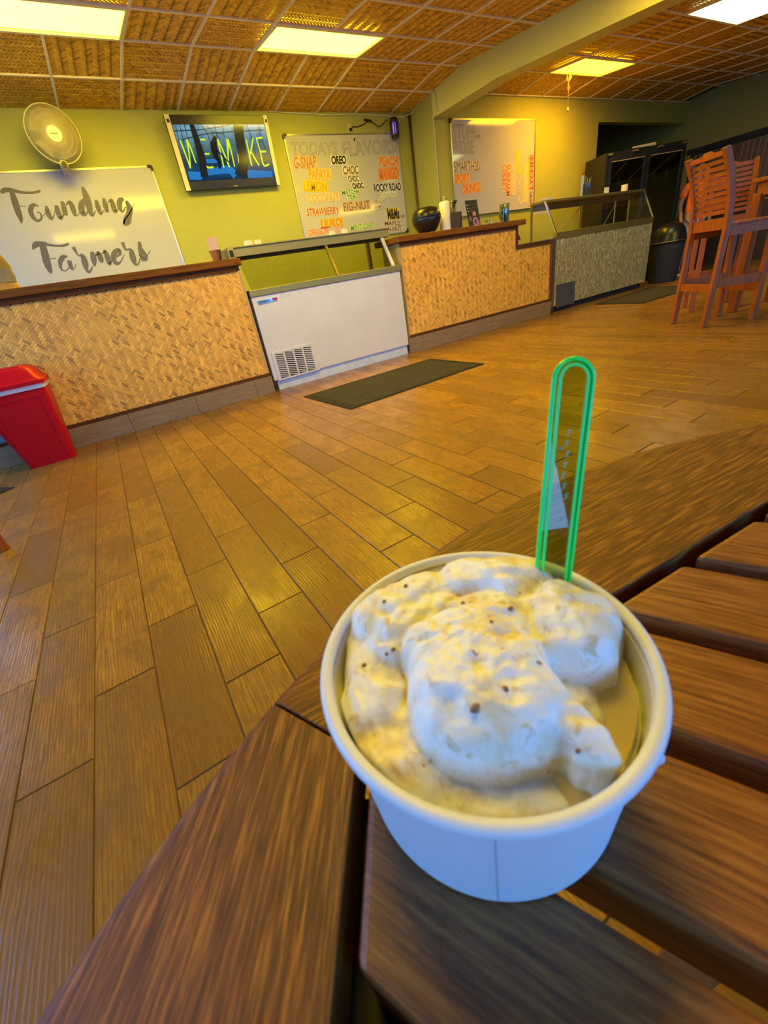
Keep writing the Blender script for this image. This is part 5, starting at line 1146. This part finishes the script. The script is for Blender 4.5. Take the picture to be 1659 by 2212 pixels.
fs += [(NR*NA+k, NR*NA+(k+1) % NA, b0+(k+1) % NA, b0+k) for k in range(NA)]
def cream_mat():
    t = NT('vanilla_ice_cream'); t.set(Roughness=.38, Subsurface_Weight=.25, Subsurface_Scale=.004)
    v = t.coords('pos', (1, 1, 1)); f = t.noise(v, 55, 5, .6, .8); g = t.noise(v, 170, 4, .6, .4); s_ = t.noise(v, 260, 2, .5)
    c = t.ramp(f, [(.36, (.84, .70, .42)), (.52, (.95, .91, .82))])
    c = t.mix(t.ramp(g, [(.58, (0, 0, 0)), (.70, (.8, .8, .8))]), c, (.70, .48, .18))
    c = t.mix(t.ramp(s_, [(.70, (0, 0, 0)), (.77, (.9, .9, .9))]), c, (.32, .12, .05))
    t.base(c); t.bump(g, .6, .0015); return t.m
ic = thing('ice_cream', 'scooped vanilla ice cream with nut pieces filling the paper cup', 'ice cream', (CX, CY, ZT+.006))
mb.add(vs, fs).build('scoops', cream_mat(), ic, smooth=True)
MB().lathe([(.0001, 0), (RI*.97, 0), (RI*.97, -.002)], (CX, CY, ZR-.0098), 64, close=False).build('melted_cream', plain('melted_cream', (.86, .66, .24), .15, var=.05), ic, smooth=True)
rs = random.Random(12); nutm = plain('nut_piece', (.33, .15, .05), .5)
for i in range(12):
    a, b = rs.uniform(-.8, .7), rs.uniform(-.75, .8)
    if a*a+b*b > .75: continue
    p = ra*(a*RI)+fa*(b*RI); q = rs.uniform(.0005, .0011)
    MB().lathe([(.0001, -q), (q, -q*.3), (q*.9, q*.4), (.0001, q*.9)], (CX+p.x, CY+p.y, ZR+cream_h(a, b)+q*.1), 6, sx=rs.uniform(.8, 1.6)).build('nut_piece', nutm, ic, smooth=True)

# ------------------------------------------------------------------ green spoon
def spoon_mat(nm, col, rough, trans, alpha_mix):
    m = bpy.data.materials.new(nm); m.use_nodes = True; nt = m.node_tree; b = nt.nodes['Principled BSDF']
    b.inputs['Base Color'].default_value = lin(col); b.inputs['Roughness'].default_value = rough; b.inputs['Transmission Weight'].default_value = trans; b.inputs['IOR'].default_value = 1.15
    return m
Bc = Vector((.1000, .0720, .7835)); Tc = Vector((.1215, .0838, .8490)); ax = (Tc-Bc).normalized(); wd = (cr-ax*cr.dot(ax)).normalized(); nn = wd.cross(ax)
sp = thing('spoon', 'translucent green plastic spoon standing upright in the ice cream', 'spoon', tuple(Bc-ax*.02))
HW0, HW1 = .0058, .0062; L = (Tc-Bc).length
def sw_(t): return HW0+(HW1-HW0)*max(0, min(1, t/L))
outl = [(-sw_(-.02), -.02)]+[(-sw_(t), t) for t in (0, L*.5, L-HW1)]+[(-HW1*math.cos(k*pi/12), L-HW1+HW1*math.sin(k*pi/12)) for k in range(1, 12)]+[(sw_(t), t) for t in (L-HW1, L*.5, 0)]+[(sw_(-.02), -.02)]
def s3(x, t, d=0): return Bc+wd*x+ax*t+nn*d
n = len(outl); th = .0006
MB().add([s3(x*.96, t, th) for x, t in outl]+[s3(x*.96, t, -th) for x, t in outl], [tuple(range(n)), tuple(range(2*n-1, n-1, -1))]+[(i, (i+1) % n, n+(i+1) % n, n+i) for i in range(n)]).build('blade', glass('green_tinted_acrylic', (.62, .74, .40)), sp)
gm = NT('fluorescent_green_edge'); gm.set(Base_Color=(.0, .95, .09, 1), Roughness=.12)
MB().tube([s3(x, t) for x, t in outl], .00085, 8).build('outer_edge', gm.m, sp, smooth=True)
gl = NT('light_green_edge'); gl.set(Base_Color=(.04, 1.0, .14, 1), Roughness=.15)
MB().tube([s3(x*.72, t if t < L-HW1 else L-HW1+(t-L+HW1)*.72, .0007) for x, t in outl], .00055, 8).build('inner_ridge', gl.m, sp, smooth=True)
em = plain('pale_emboss', (.30, .34, .14), .4)
mb = MB(); rs = random.Random(4)
for i in range(7):
    t = L*.66-i*.0035; x = rs.uniform(-.0012, .0008); mb.ribbon([(x, t, .0004), (x+.0009, t+.0007, .0004), (x+.0002, t+.0014, .0004), (x+.0014, t+.0019, .0004)], lambda u, v: s3(u, v, .0009), 3)
mb.build('embossed_mark', em, sp)
c0 = s3(-.0023, L*.60, .0008); MB().lathe([(.0001, -.0004), (.0007, -.0003), (.0009, .0003), (.0001, .0006)], c0, 10).build('embossed_dot', em, sp, smooth=True)
